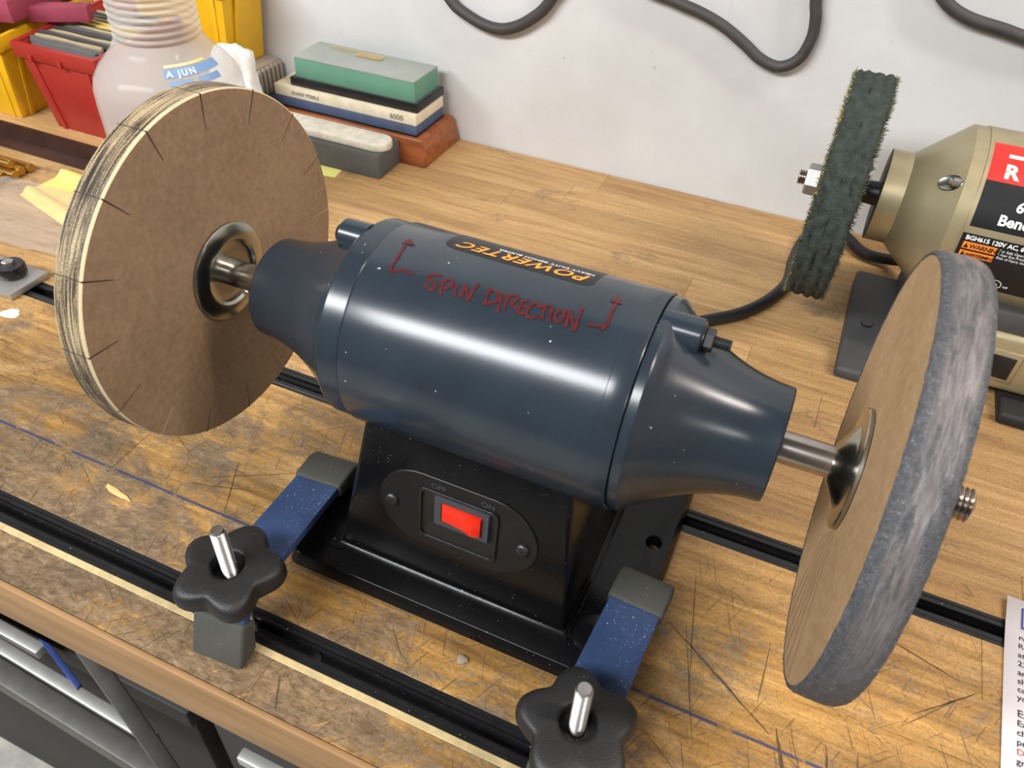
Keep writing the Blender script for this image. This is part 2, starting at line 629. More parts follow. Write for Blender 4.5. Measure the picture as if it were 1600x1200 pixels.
M['foot'] = plain('charcoal_foot', srgb(62, 62, 62), 0.62, var=0.12, dust=0.1)
M['cord'] = plain('black_cord', srgb(26, 26, 27), 0.5, var=0.15, bump=0.05)
M['cable'] = plain('grey_black_cable', srgb(58, 55, 53), 0.6, var=0.15, scale=90)
M['buff'] = plain('green_black_cloth', srgb(46, 54, 48), 0.9, var=0.45, scale=160, bump=0.7, bscale=700, bdist=0.002)
M['fibre'] = plain('olive_fibre', srgb(82, 84, 58), 0.9, var=0.4, scale=200)
M['fibre_tan'] = plain('tan_fibre', srgb(186, 160, 96), 0.9, var=0.3, scale=200)
M['red_bin'] = plain('red_polypropylene', srgb(158, 42, 36), 0.42, var=0.06)
M['yellow_bin'] = plain('yellow_polypropylene', srgb(222, 172, 26), 0.4, var=0.06)
M['maroon'] = plain('maroon_paint', srgb(146, 56, 76), 0.7, var=0.2, scale=50)
M['paper'] = plain('white_paper', srgb(236, 228, 228), 0.75, var=0.02)
M['ink'] = plain('ink', srgb(40, 40, 48), 0.8)
M['ink_blue'] = plain('ink_blue', srgb(40, 46, 130), 0.8)
M['ink_red'] = plain('ink_red', srgb(178, 70, 70), 0.8)
M['bottle'] = glass_plastic('clear_bottle', (0.62, 0.60, 0.56, 1), 0.07, 0.0, 0.46)  # beige tint and opacity paint in the bottle's hazy inner reflections
M['bag'] = glass_plastic('clear_bag', (0.62, 0.58, 0.52, 1), 0.07, 0.0, 0.16)
M['case'] = glass_plastic('dusty_clear_case', (0.70, 0.74, 0.72, 1), 0.12, 0.0, 0.07)
M['green'] = plain('green_stone', srgb(44, 132, 98), 0.7, var=0.12, scale=40)
M['cream'] = plain('cream_stone', srgb(216, 204, 178), 0.8, var=0.12, scale=60)
M['blue_stone'] = plain('blue_stone', srgb(72, 84, 112), 0.8, var=0.1, scale=60)
M['dark_stone'] = plain('dark_grey_stone', srgb(82, 82, 78), 0.85, var=0.1)
M['white_stone'] = plain('white_slip_stone', srgb(206, 200, 184), 0.8, var=0.18, scale=90)
M['gold_print'] = plain('gold_print', srgb(196, 166, 92), 0.5, var=0.1)
M['grey_tray'] = plain('grey_ribbed_plastic', srgb(150, 140, 126), 0.6, var=0.1)
M['navy'] = plain('navy_plastic', srgb(30, 36, 64), 0.5)
M['rag'] = plain('white_cotton', srgb(232, 230, 226), 0.9, var=0.06, bump=0.4, bscale=200, bdist=0.002)
M['note'] = plain('yellow_note', srgb(226, 224, 130), 0.8, var=0.03)
M['foam'] = plain('pale_yellow_paper', srgb(240, 212, 118), 0.8, var=0.05)
M['bar'] = plain('brown_steel_bar', srgb(74, 50, 44), 0.35, 0.5, var=0.3, scale=20)
M['brass'] = plain('brass', srgb(196, 156, 84), 0.32, 1.0, var=0.08)
M['alu'] = plain('grey_aluminium', srgb(172, 170, 166), 0.45, 0.7, var=0.06)
M['paint_white'] = plain('white_paint', srgb(236, 234, 232), 0.6, var=0.03)
M['chip'] = plain('pale_wood_chip', srgb(214, 178, 116), 0.7)
M['bottle_print'] = plain('bottle_print_blue', srgb(120, 152, 192), 0.5, var=0.1)
M['bottle_print2'] = plain('bottle_print_yellow', srgb(214, 208, 150), 0.5, var=0.1)
M['stand'] = plain('galvanised_rail', srgb(176, 176, 172), 0.45, 0.6, var=0.1)
M['stand_dark'] = plain('grey_painted_steel', srgb(92, 90, 86), 0.5, 0.3, var=0.15)
M['stand_blue'] = plain('blue_painted_steel', srgb(48, 66, 128), 0.5, 0.2, var=0.1)
M['dark_block'] = plain('charcoal_backdrop_and_foot', srgb(30, 29, 28), 0.6, var=0.1)  # for the added under-bench backdrops and the grinder's black foot
SHEETS = [plain('abrasive_grey', srgb(98, 96, 94), 0.9, var=0.15), plain('abrasive_dark', srgb(62, 60, 60), 0.9, var=0.15),
          plain('abrasive_tan', srgb(178, 158, 118), 0.9, var=0.1), plain('abrasive_yellow', srgb(206, 178, 96), 0.9, var=0.1)]

# ================================================================ SETTING
WALL_Y = 0.514
w = MB().box((-2.2, WALL_Y, -0.9), (1.8, WALL_Y + 0.1, 1.7)).build('wall_back', M['wall'])
tag(w, kind='structure')
fl = MB().box((-2.2, -2.2, -0.95), (1.8, WALL_Y + 0.1, -0.9)).build('floor', M['concrete'])
tag(fl, kind='structure')

# ================================================================ WORKBENCH
BX0, BX1, BT = -1.25, 0.85, -0.045
TF0, TF1 = -0.1262, -0.1074          # front track
TB0, TB1 = 0.0570, 0.0779            # rear track
bench = thing('worktop', (-0.2, 0.17, BT), 'worn laminated maple worktop with two black slotted tracks let in', 'worktop')


def staves(y0, y1, n, mat, z1=0.0, z0=BT, lens=(0.35, 0.75)):
    wd = (y1 - y0) / n
    for i in range(n):
        a, b = y0 + i * wd, y0 + (i + 1) * wd
        x = BX0 - random.uniform(0, 0.2)
        while x < BX1:
            xe = min(x + random.uniform(*lens), BX1)
            if BX1 - xe < 0.15:
                xe = BX1
            xs = max(x, BX0)
            if xe - xs > 0.01:
                dz = random.uniform(-0.00018, 0)
                MB().box((xs + 0.00008, a + 0.00008, z0), (xe - 0.00008, b - 0.00008, z1 + dz)).build('stave', mat, bench, bevel=0.00025, seg=1, smooth=0)
            x = xe


staves(-0.1567, -0.1306, 1, M['bench'])
staves(TF1, TB0, 4, M['bench'])
staves(TB1, WALL_Y - 0.001, 11, M['bench'])
# front lipping, rounded over
for xa, xb in ((BX0, -0.36), (-0.36, 0.30), (0.30, BX1)):
    MB().box((xa, -0.1607, BT - 0.001), (xb, -0.1567, -0.0006)).build('lipping', M['edge_wood'], bench, bevel=0.0012, smooth=40)
MB().box((BX0, -0.1306, BT), (BX1, TF0, -0.0002)).build('filler_strip', M['pale_strip'], bench, bevel=0.0004, seg=1, smooth=0)
MB().box((BX0, TF0, BT), (BX1, TF1, -0.0125)).build('track_bed', M['edge_wood'], bench, smooth=0)
MB().box((BX0, TB0, BT), (BX1, TB1, -0.0125)).build('track_bed', M['edge_wood'], bench, smooth=0)


def track(y0, y1, name, label):
    """aluminium T-track: floor, two walls, two inward lips with a groove each"""
    c, hw = (y0 + y1) / 2, (y1 - y0) / 2 - 0.0001
    d = -0.0124
    L = [(-hw, d), (-hw, -0.0003), (-hw + 0.0022, -0.0003), (-hw + 0.0026, -0.0010), (-hw + 0.0032, -0.0003), (-0.0040, -0.0003), (-0.0040, -0.0030),
         (-hw + 0.0022, -0.0034), (-hw + 0.0022, d + 0.0028)]
    poly = L + [(-a, b) for a, b in reversed(L)]
    t = thing(name, (0, c, d), label, 'track', 'slotted tracks')
    MB().prism(poly, lambda q: (BX0, c + q[0], q[1]), lambda q: (BX1, c + q[0], q[1])).build('channel', M['track'], t, smooth=0)
    return t


tf = track(TF0, TF1, 'slotted_track', 'black slotted track nearest the bench front edge, under both star knobs')
tb = track(TB0, TB1, 'slotted_track', 'black slotted track running behind the buffer base')
for xx, t in ((0.0, tf), (0.33, tf), (-0.33, tf), (0.30, tb), (-0.30, tb)):
    yc = WORLD[t.name].y
    s = MB().lathe([(-0.0096, 0.0034), (-0.0084, 0.0036), (-0.0079, 0.0020)], (xx - 0.012, yc), 'z', 20).build('track_screw', M['screw'], t)

# deep knife cuts and chipped spots on the top (thin slivers of dirt lying in the cuts)
cuts = [((0.166, -0.012), (0.233, -0.055), 0.0013), ((0.172, 0.030), (0.187, -0.045), 0.0006), ((0.176, -0.01), (0.196, -0.075), 0.0006), ((0.236, -0.05), (0.252, -0.10), 0.002),
        ((0.262, -0.048), (0.268, -0.1), 0.0018), ((0.278, -0.045), (0.279, -0.09), 0.0012), ((0.224, 0.0), (0.224, -0.04), 0.0007), ((0.303, -0.01), (0.338, 0.02), 0.0009),
        ((0.298, -0.02), (0.328, 0.012), 0.0007), ((0.290, 0.032), (0.327, 0.022), 0.0011), ((0.31, -0.04), (0.315, -0.08), 0.004), ((0.318, -0.045), (0.328, -0.055), 0.003),
        ((-0.235, 0.0), (-0.17, -0.03), 0.0005), ((-0.26, -0.03), (-0.18, 0.0), 0.0006), ((-0.15, -0.04), (-0.10, -0.012), 0.0006), ((-0.16, -0.05), (-0.11, -0.035), 0.0007),
        ((-0.14, -0.02), (-0.12, -0.06), 0.0006), ((-0.29, -0.02), (-0.25, 0.02), 0.0006), ((-0.33, 0.0), (-0.28, 0.01), 0.0006), ((0.02, -0.084), (0.035, -0.10), 0.0006),
        ((-0.02, -0.137), (-0.01, -0.155), 0.0008), ((0.17, -0.08), (0.2, -0.1), 0.0005), ((0.06, 0.12), (0.09, 0.125), 0.0016), ((0.1, 0.2), (0.12, 0.205), 0.0018)]
cm = MB()
for (a, b, wd) in cuts:
    a, b = Vector((*a, 0)), Vector((*b, 0))
    d = (b - a)
    nrm = Vector((-d.y, d.x, 0)).normalized()
    k = max(6, int(d.length / 0.004))
    L, R = [], []
    for i in range(k + 1):
        t = i / k
        ww = wd * 0.5 * (0.25 + math.sin(PI * min(max(t, 0.03), 0.97))) * random.uniform(0.5, 1.1)
        p = a + d * t + nrm * random.uniform(-1, 1) * wd * 0.25
        p.z = 0.00008
        L.append(p + nrm * ww)
        R.append(p - nrm * ww)
    cm.add(L + R, [(i, i + 1, k + 2 + i, k + 1 + i) for i in range(k)])
tag(cm.build('knife_cuts', plain('cut_dirt', srgb(82, 62, 40), 0.8, var=0.3, scale=300), bench, smooth=0), 'dark knife cuts and gouges', kind='stuff')


def blob(name, mat, c, rx, ry, h, label, cat, n=26, rz=0.0, parent=None):
    prof = [(0, 1.0), (0.6 * h, 0.93), (h, 0.6), (h * 1.05, 0.2)]
    mb = MB()
    ph = random.uniform(0, 9)
    vs, fs = [], []
    for (z, s) in prof:
        for k in range(n):
            a = 2 * PI * k / n
            j = 1 + 0.12 * math.sin(3 * a + ph) + 0.07 * math.sin(7 * a + 2 * ph)
            x, y = rx * s * j * math.cos(a), ry * s * j * math.sin(a)
            vs.append((c[0] + x * math.cos(rz) - y * math.sin(rz), c[1] + x * math.sin(rz) + y * math.cos(rz), c[2] + z))
    for i in range(len(prof) - 1):
        for k in range(n):
            fs.append((i * n + k, i * n + (k + 1) % n, (i + 1) * n + (k + 1) % n, (i + 1) * n + k))
    fs.append(tuple((len(prof) - 1) * n + k for k in range(n)))
    fs.append(tuple(range(n))[::-1])
    mb.add(vs, fs)
    o = mb.build(name, mat, parent)
    if parent is None:
        tag(o, label, cat)
    return o


blob('paint_blob', M['paint_white'], (-0.4150, 0.0325, 0), 0.0085, 0.0060, 0.0008, 'oval white paint blob on the worktop at the left edge', 'paint', rz=0.3)
blob('wood_chip', M['chip'], (-0.194, -0.0765, 0), 0.012, 0.0022, 0.0012, 'long pale wood chip lying between the blue line and the front track', 'wood chip', rz=-0.15)
blob('wood_crumb', plain('grey_brown_crumb', srgb(142, 126, 106), 0.8), (0.0665, -0.0865, 0), 0.0034, 0.0030, 0.0020, 'small round grey crumb on the wood before the buffer base', 'crumb')
blob('wood_crumb', M['chip'], (-0.079, -0.0615, 0), 0.0036, 0.0020, 0.0014, 'small pale crumb lying on the blue line left of the blue clamp', 'crumb', rz=0.4)

# under the bench: dark backdrop boxes added where shade falls
backdrop_main = thing('dark_backdrop', (0.2, 0.2, -0.9), 'added dark backdrop for the shade under the worktop', 'dark_block')
MB().box((-0.19, -0.085, -0.9), (0.84, 0.50, BT - 0.001)).build('body', M['dark_block'], backdrop_main, bevel=0.003)
MB().box((-0.18, -0.088, -0.42), (0.32, -0.085, -0.06)).build('backdrop_panel', M['dark_block'], backdrop_main, bevel=0.001)
MB().box((0.33, -0.088, -0.42), (0.83, -0.085, -0.06)).build('backdrop_panel', M['dark_block'], backdrop_main, bevel=0.001)

backdrop_left = thing('dark_backdrop_left', (-0.6, 0.2, -0.9), 'added dark backdrop for the shade under the left of the worktop', 'backdrop_left')  # second dark box, added to stand in for the shade at the left
MB().box((-1.2, -0.078, -0.9), (-0.23, 0.45, -0.36)).build('body', M['dark_block'], backdrop_left, bevel=0.003)
MB().box((-1.205, -0.084, -0.36), (-0.226, 0.455, -0.33)).build('lid', M['dark_block'], backdrop_left, bevel=0.003)

stand = thing('folding_stand', (-0.35, -0.05, -0.9), 'grey metal folding stand with silver rails under the left of the bench', 'stand')


def bar(a, b, wy, wz, name, mat, parent, bevel=0.002):
    a, b = Vector(a), Vector(b)
    d = (b - a)
    ln = d.length
    t = d.normalized()
    s = t.cross(Vector((0, 0, 1))).normalized()
    u = s.cross(t)
    vs = []
    for p in (a, b):
        for (i, j) in ((-1, -1), (1, -1), (1, 1), (-1, 1)):
            vs.append(p + s * (wy * i / 2) + u * (wz * j / 2))
    mb = MB().add(vs, [(0, 1, 2, 3), (7, 6, 5, 4), (0, 4, 5, 1), (1, 5, 6, 2), (2, 6, 7, 3), (3, 7, 4, 0)])
    return mb.build(name, mat, parent, bevel=bevel)


bar((-0.95, -0.088, -0.306), (-0.379, -0.099, -0.306), 0.012, 0.012, 'rail', M['stand'], stand)
bar((-0.95, -0.092, -0.306), (-0.222, -0.1205, -0.306), 0.012, 0.012, 'rail', M['stand'], stand)
bar((-0.95, -0.108, -0.312), (-0.195, -0.1395, -0.312), 0.019, 0.024, 'lower_rail', M['stand_dark'], stand)
bar((-0.262, -0.114, -0.185), (-0.055, -0.176, -0.55), 0.014, 0.010, 'brace', M['stand_dark'], stand)
bar((-0.21, -0.10, -0.30), (-0.21, -0.10, -0.9), 0.012, 0.030, 'leg', M['stand_dark'], stand)
bar((-0.92, -0.10, -0.30), (-0.92, -0.10, -0.9), 0.012, 0.030, 'leg', M['stand_dark'], stand)
bar((-0.102, -0.1255, -0.206), (0.30, -0.1255, -0.206), 0.010, 0.012, 'rail', M['stand'], stand)
MB().prism([(-0.390, -0.092), (-0.374, -0.092), (-0.316, -0.110), (-0.315, -0.116)], lambda q: (q[0], q[1], -0.304), lambda q: (q[0], q[1], -0.298)).build('bracket', M['stand_blue'], stand, bevel=0.001)

# ================================================================ BENCH BUFFER
H = 0.150
RB = 0.0555
CX = 0.0475
buf = thing('bench_buffer', (CX, 0, 0), 'slate blue bench buffer with black base and two paper wheels', 'buffer')


def cyl_pt(x, th, r, cy=0.0, cz=H):
    a = math.radians(th)
    return Vector((x, cy - r * math.cos(a), cz + r * math.sin(a)))


# motor body, seams rolled in as tiny steps
body = MB().lathe([(-0.018, 0.0530), (-0.0178, 0.0552), (-0.0172, RB), (0.1125, RB), (0.1128, RB + 0.0003), (0.1222, RB + 0.0003), (0.1228, RB), (0.1230, 0.0535)],
                  (0, H), 'x', 128).build('motor_housing', M['motor'], buf, smooth=30)


def bell(x_seam, x_sh, x_end, name):
    s = 1 if x_end > x_seam else -1
    prof = [(x_seam, 0.0530), (x_seam, 0.0541), (x_seam + s * 0.0006, 0.0545), (x_sh - s * 0.0012, 0.0545), (x_sh, 0.0538)]
    for k in range(1, 21):
        t = k / 20
        r = 0.0283 + (0.0530 - 0.0283) * (1 - t) ** 1.95
        prof.append((x_sh + (x_end - x_sh) * t, r))
    prof[-1] = (x_end - s * 0.0008, prof[-1][1])
    prof += [(x_end, 0.0276), (x_end, 0.0150), (x_end - s * 0.003, 0.0145), (x_end - s * 0.003, 0.0085)]
    o = MB().lathe(prof, (0, H), 'x', 128).build(name, M['motor'], buf, smooth=30)
    return o


bl = bell(-0.0182, -0.0310, -0.0920, 'end_bell')
br = bell(0.1232, 0.1290, 0.1890, 'end_bell')


def boss(parent, x0, x1, th, rad, r):
    c = cyl_pt(0, th, rad)
    s = 1 if x1 > x0 else -1
    mb = MB().lathe([(x0, r), (x1 - s * 0.0008, r * 0.97), (x1, r * 0.88)], (c.y, c.z), 'x', 32)
    # gusset that blends the boss down into the flare
    mb.prism([(-r * 0.97, 0), (r * 0.97, 0), (r * 0.7, -0.020), (-r * 0.7, -0.020)], lambda q: (x0, c.y + q[0], c.z + q[1]), lambda q: (x1 - s * 0.003, c.y + q[0] * 0.9, c.z + q[1] * 0.5))
    mb.build('bolt_boss', M['motor'], parent, smooth=40)
    return c


def hexnut(mb, x0, x1, c, r, ph=0.0):
    mb.lathe([(x0, r * 0.93), (x0 + (x1 - x0) * 0.15, r), (x1 - (x1 - x0) * 0.15, r), (x1, r * 0.93)], c, 'x', 6)


def thread(mb, x0, x1, c, r, pitch, axis='x', n=20):
    prof = [(x0, r * 0.8)]
    k = max(2, int(abs(x1 - x0) / pitch))
    s = (x1 - x0) / k
    for i in range(k):
        prof += [(x0 + s * (i + 0.35), r), (x0 + s * (i + 0.5), r), (x0 + s * (i + 0.92), r * 0.80)]
    prof.append((x1, r * 0.78))
    mb.lathe(prof, c, axis, n)


c = boss(br, 0.1240, 0.1430, 91, 0.0470, 0.0088)
mb = MB()
thread(mb, 0.1425, 0.1560, (c.y, c.z), 0.0029, 0.0011)
tbolt = mb.build('tie_bolt', M['screw'], br, smooth=30)
mb = MB().lathe([(0.1430, 0.0062), (0.1438, 0.0062)], (c.y, c.z), 'x', 24)
hexnut(mb, 0.1438, 0.1482, (c.y, c.z), 0.0055)
mb.build('hex_nut', M['screw'], br, smooth=20)
c = boss(bl, -0.0300, -0.0455, 93, 0.0468, 0.0086)
MB().lathe([(-0.0452, 0.0056), (-0.0470, 0.0055), (-0.0484, 0.0045), (-0.0490, 0.0028)], (c.y, c.z), 'x', 24).build('bolt_head', M['black_plastic'], bl)

# arbor
mb = MB().lathe([(-0.1290, 0.0079), (0.2240, 0.0079)], (0, H), 'x', 48)
mb.build('arbor', M['steel'], buf, smooth=40)
mb = MB()
thread(mb, 0.2425, 0.2735, (0, H), 0.0078, 0.0021, n=32)
mb.build('threaded_end', M['steel'], buf, smooth=30)
mb = MB()
thread(mb, -0.1455, -0.1690, (0, H), 0.0078, 0.0021, n=32)
mb.build('threaded_end', M['steel'], buf, smooth=30)
for (x0, s) in ((0.2428, 1), (-0.1460, -1)):
    MB().lathe([(x0, 0.026), (x0 + s * 0.0015, 0.026), (x0 + s * 0.003, 0.0150), (x0 + s * 0.003, 0.0079)], (0, H), 'x', 48).build('outer_flange', M['zinc'], buf)
    mb = MB()
    hexnut(mb, x0 + s * 0.003, x0 + s * 0.0115, (0, H), 0.0125)
    mb.build('arbor_nut', M['zinc'], buf, smooth=20)
# cupped inner flanges
for (x0, s) in ((-0.1282, 1), (0.2232, -1)):
    prof = [(x0, 0.0280), (x0 + s * 0.0003, 0.0290), (x0 + s * 0.0016, 0.0290), (x0 + s * 0.0022, 0.0282), (x0 + s * 0.0036, 0.0205), (x0 + s * 0.0036, 0.0198),
            (x0 + s * 0.0020, 0.0185), (x0 + s * 0.0012, 0.0165), (x0 + s * 0.0010, 0.0120), (x0 + s * 0.0010, 0.0078)]
    if s < 0:
        prof = [(x0, 0.0280), (x0 + s * 0.0003, 0.0292), (x0 + s * 0.0018, 0.0292), (x0 + s * 0.0024, 0.0286), (x0 + s * 0.0030, 0.0200), (x0 + s * 0.0040, 0.0190),
                (x0 + s * 0.0095, 0.0094), (x0 + s * 0.0100, 0.0078)]
    MB().lathe(prof, (0, H), 'x', 96).build('inner_flange', M['zinc'], buf, smooth=28)

# left paper wheel
R = 0.1016
xf, xb = -0.1284, -0.1458
mb = MB()
mb.m = 1
mb.lathe([(xb, 0.008), (xb, R - 0.0006)], (0, H), 'x', 192, caps=False)
mb.m = 0
mb.lathe([(xb, R - 0.0006), (xb + 0.0006, R), (xf - 0.0007, R), (xf, R - 0.0007)], (0, H), 'x', 192, caps=False)
mb.m = 1
mb.lathe([(xf, R - 0.0007), (xf, 0.008)], (0, H), 'x', 192, caps=False)
lw = mb.build('paper_wheel', [M['rim'], M['face']], buf, origin=((xf + xb) / 2, 0, H), smooth=30)
tag(lw, 'brown kraft paper wheel with short radial slits and dark burnished rim')
for k in range(16):
    a = math.radians(85.3 + 22.45 * k)
    e = Vector((0, math.cos(a), math.sin(a)))
    q = Vector((0, -math.sin(a), math.cos(a)))
    cc = Vector((0, 0, H))
    dark = e.y < 0.62 and e.z > -0.25
    hw = 0.00042 if dark else 0.00022
    mb = MB()
    vs = []
    for rr in (0.0832, R + 0.00004):
        for xx in (xf - 0.0002, xf + 0.00005):
            for sg in (-1, 1):
                vs.append(cc + e * rr + q * (hw * sg * (0.5 if rr < 0.09 else 1)) + Vector((xx, 0, 0)))
    mb.add(vs, [(0, 1, 3, 2), (4, 6, 7, 5), (0, 4, 5, 1), (2, 3, 7, 6), (0, 2, 6, 4), (1, 5, 7, 3)])
    # the cut carries on across the rim
    vs = []
    for rr in (R - 0.0003, R + 0.00006):
        for xx in (xb, xf):
            for sg in (-1, 1):
                vs.append(cc + e * rr + q * (0.00022 * sg) + Vector((xx, 0, 0)))
    mb.add(vs, [(0, 1, 3, 2), (4, 6, 7, 5), (0, 4, 5, 1), (2, 3, 7, 6), (0, 2, 6, 4), (1, 5, 7, 3)])
    mb.build('slit', M['slit_dark'] if dark or k % 3 else M['slit_light'], lw, smooth=0)

# right paper wheel with abrasive coated rim
xf, xb = 0.2234, 0.2425
R2 = 0.1002
mb = MB()
mb.lathe([(xf, 0.008), (xf, R2), (xb, R2), (xb, 0.008)], (0, H), 'x', 192, caps=False)
rw = mb.build('paper_wheel', M['face2'], buf, origin=((xf + xb) / 2, 0, H), smooth=30)
tag(rw, 'tan paper wheel with thick grey abrasive coat on its rim')


def grit_r(t, r, a):
    if r < 0.1005:
        return r
    v = mnoise.noise(Vector((t * 700, math.cos(a) * 60, math.sin(a) * 60)))
    v2 = mnoise.noise(Vector((t * 300, math.cos(a) * 9, math.sin(a) * 9)))
    return r + v * 0.00025 + v2 * 0.00012


prof = [(xf + 0.0001, 0.0998), (xf - 0.0004, 0.1008), (xf + 0.0004, 0.1021), (xf + 0.0020, 0.1025), (xf + 0.0045, 0.1027), (xf + 0.007, 0.1028), (xf + 0.0095, 0.1028), (xf + 0.012, 0.1028),
        (xf + 0.0145, 0.1026), (xf + 0.0165, 0.1023), (xf + 0.0180, 0.1016), (xb + 0.0003, 0.1006), (xb - 0.0002, 0.0996)]
ring = MB()
n = 360
vs, fs = [], []
for i, (t, r) in enumerate(prof):
    for k in range(n):
        a = 2 * PI * k / n
        rr = grit_r(t, r, a)
        jit = mnoise.noise(Vector((math.cos(a) * 40, math.sin(a) * 40, i * 3.7))) * 0.0003 if i in (1, 2, 10, 11) else 0
        vs.append((t + jit, rr * math.cos(a), H + rr * math.sin(a)))
for i in range(len(prof) - 1):
    for k in range(n):
        fs.append((i * n + k, i * n + (k + 1) % n, (i + 1) * n + (k + 1) % n, (i + 1) * n + k))
ring.add(vs, fs)
tag(ring.build('abrasive_rim', M['grit'], rw, origin=((xf + xb) / 2, 0, H), smooth=50), 'grey grit with painted-in sparkle and highlight on its smeared polished band')
for k, (a0, r0, a1, r1) in enumerate([(-140, 0.030, -137.8, 0.0985), (-128, 0.030, -127.5, 0.0985), (-119.6, 0.032, -118, 0.0985), (-111, 0.034, -110, 0.098), (-104, 0.038, -101, 0.098), (-97, 0.042, -94, 0.097)]):
    A, B = math.radians(a0), math.radians(a1)
    p0 = Vector((xf, r0 * math.cos(A), H + r0 * math.sin(A)))
    p1 = Vector((xf, r1 * math.cos(B), H + r1 * math.sin(B)))
    d = (p1 - p0).normalized()
    q = Vector((0, -d.z, d.y))
    vs = []
    for p, hw in ((p0, 0.00012), (p1, 0.00035)):
        for xx in (-0.00006, 0.0002):
            for sg in (-1, 1):
                vs.append(p + q * hw * sg + Vector((xx, 0, 0)))
    MB().add(vs, [(0, 1, 3, 2), (4, 6, 7, 5), (0, 4, 5, 1), (2, 3, 7, 6), (0, 2, 6, 4), (1, 5, 7, 3)]).build('slit', M['slit_dark'], rw, smooth=0)

# base plate with drilled rear corners
px0, px1, py0, py1 = -0.0600, 0.1550, -0.0745, 0.0990
PT = 0.0125


def plate():
    bm = bmesh.new()
    holes = [(0.1424, 0.0300), (-0.0474, 0.0300)]
    loops = {}
    for z, ins in ((0.0035, 0.0), (PT, 0.0028)):
        edges = []
        o = [bm.verts.new((x, y, z)) for x, y in rrect(px0 + ins, px1 - ins, py0 + ins, py1 - ins, 0.007)]
        es = [bm.edges.new((o[i], o[(i + 1) % len(o)])) for i in range(len(o))]
        hs = []
        for (hx, hy) in holes:
            h = [bm.verts.new((hx + 0.0050 * math.cos(2 * PI * k / 24), hy + 0.0050 * math.sin(2 * PI * k / 24), z)) for k in range(24)]
            es += [bm.edges.new((h[i], h[(i + 1) % 24])) for i in range(24)]
            hs.append(h)
        bmesh.ops.triangle_fill(bm, use_beauty=True, edges=es)
        loops[z] = [o] + hs
    a, b = loops[0.0035], loops[PT]
    for la, lb in zip(a, b):
        n = len(la)
        for i in range(n):
            bm.faces.new((la[i], la[(i + 1) % n], lb[(i + 1) % n], lb[i]))
    bmesh.ops.recalc_face_normals(bm, faces=bm.faces)
    org = Vector((CX, 0, 0.006))
    bmesh.ops.translate(bm, verts=bm.verts, vec=-org)
    es = [e for e in bm.edges if len(e.link_faces) == 2 and e.calc_face_angle(0) > 0.9 and abs(e.verts[0].co.z - (PT - org.z)) < 1e-5 and abs(e.verts[1].co.z - (PT - org.z)) < 1e-5]
    bmesh.ops.bevel(bm, geom=es, offset=0.0008, segments=2, affect='EDGES', profile=0.5)
    me = bpy.data.meshes.new('base_plate')
    bm.to_mesh(me)
    bm.free()
    me.materials.append(M['black_paint'])
    for p in me.polygons:
        p.use_smooth = True
    me.set_sharp_from_angle(angle=math.radians(35))
    return link('base_plate', me, buf, org)


plate()
for (fx, fy) in ((px0 + 0.014, py0 + 0.012), (px1 - 0.014, py0 + 0.012), (px0 + 0.014, py1 - 0.012), (px1 - 0.014, py1 - 0.012)):
    MB().lathe([(0.0, 0.0095), (0.0036, 0.0105)], (fx, fy), 'z', 24).build('foot', M['black_plastic'], buf)
# raised pads round the front mounting points
for fx in (-0.0355, 0.1305):
    MB().lathe([(PT - 0.001, 0.0135), (PT + 0.0012, 0.0128), (PT + 0.0018, 0.0110)], (fx, -0.0470), 'z', 40).build('mounting_pad', M['black_paint'], buf, smooth=50)
# pedestal
mb = MB()
mb.frustum((-0.0330, 0.1150, -0.0547, 0.0620), (-0.0125, 0.1060, -0.0440, 0.0460), PT - 0.001, 0.1185)
ped = mb.build('pedestal', M['black_paint'], buf, bevel=0.0030, seg=3, smooth=50)
mb = MB()
mb.frustum((-0.0365, 0.1185, -0.0585, 0.066), (-0.0328, 0.1148, -0.0543, 0.0620), PT - 0.0005, PT + 0.0035)
mb.build('pedestal_fillet', M['black_paint'], buf, bevel=0.0012, smooth=60)
# switch plate on the front of the pedestal
FA = Vector((0, -0.0547, 0.012))
FV = (Vector((0, -0.0440, 0.118)) - FA).normalized()
FN = Vector((1, 0, 0)).cross(FV)     # points to the front


def fp(u, v, d=0.0):
    return FA + Vector((u, 0, 0)) + FV * v + FN * d


def ring_prism(mb, outer, inner, d0, d1):
    """plate with one opening: outer and inner outlines have the same number of points"""
    n = len(outer)
    vs = [fp(*p, d0) for p in outer] + [fp(*p, d1) for p in outer] + [fp(*p, d1) for p in inner] + [fp(*p, d0) for p in inner]
    fs = []
    for i in range(4):
        for k in range(n):
            a, b = i * n, ((i + 1) % 4) * n
            fs.append((a + k, a + (k + 1) % n, b + (k + 1) % n, b + k))
    mb.add(vs, fs)


def stadium(x0, x1, y0, y1, n=24):
    return rrect(x0, x1, y0, y1, (y1 - y0) / 2 - 1e-5, n)


sp = MB()
SO = stadium(-0.0030, 0.0925, 0.0315, 0.0845, 8)
SI = rrect(0.0222, 0.0688, 0.0392, 0.0752, 0.004, 8)
ring_prism(sp, SO, SI, -0.0030, 0.0011)
spo = sp.build('switch_plate', M['plate'], buf, bevel=0.0003, seg=1, smooth=40)
mb = MB()
ring_prism(mb, rrect(0.0215, 0.0695, 0.0385, 0.0759, 0.004, 8), rrect(0.0236, 0.0674, 0.0405, 0.0739, 0.003, 8), 0.0005, 0.0024)
mb.build('recess_lip', M['black_plastic'], spo, bevel=0.0004, smooth=50)
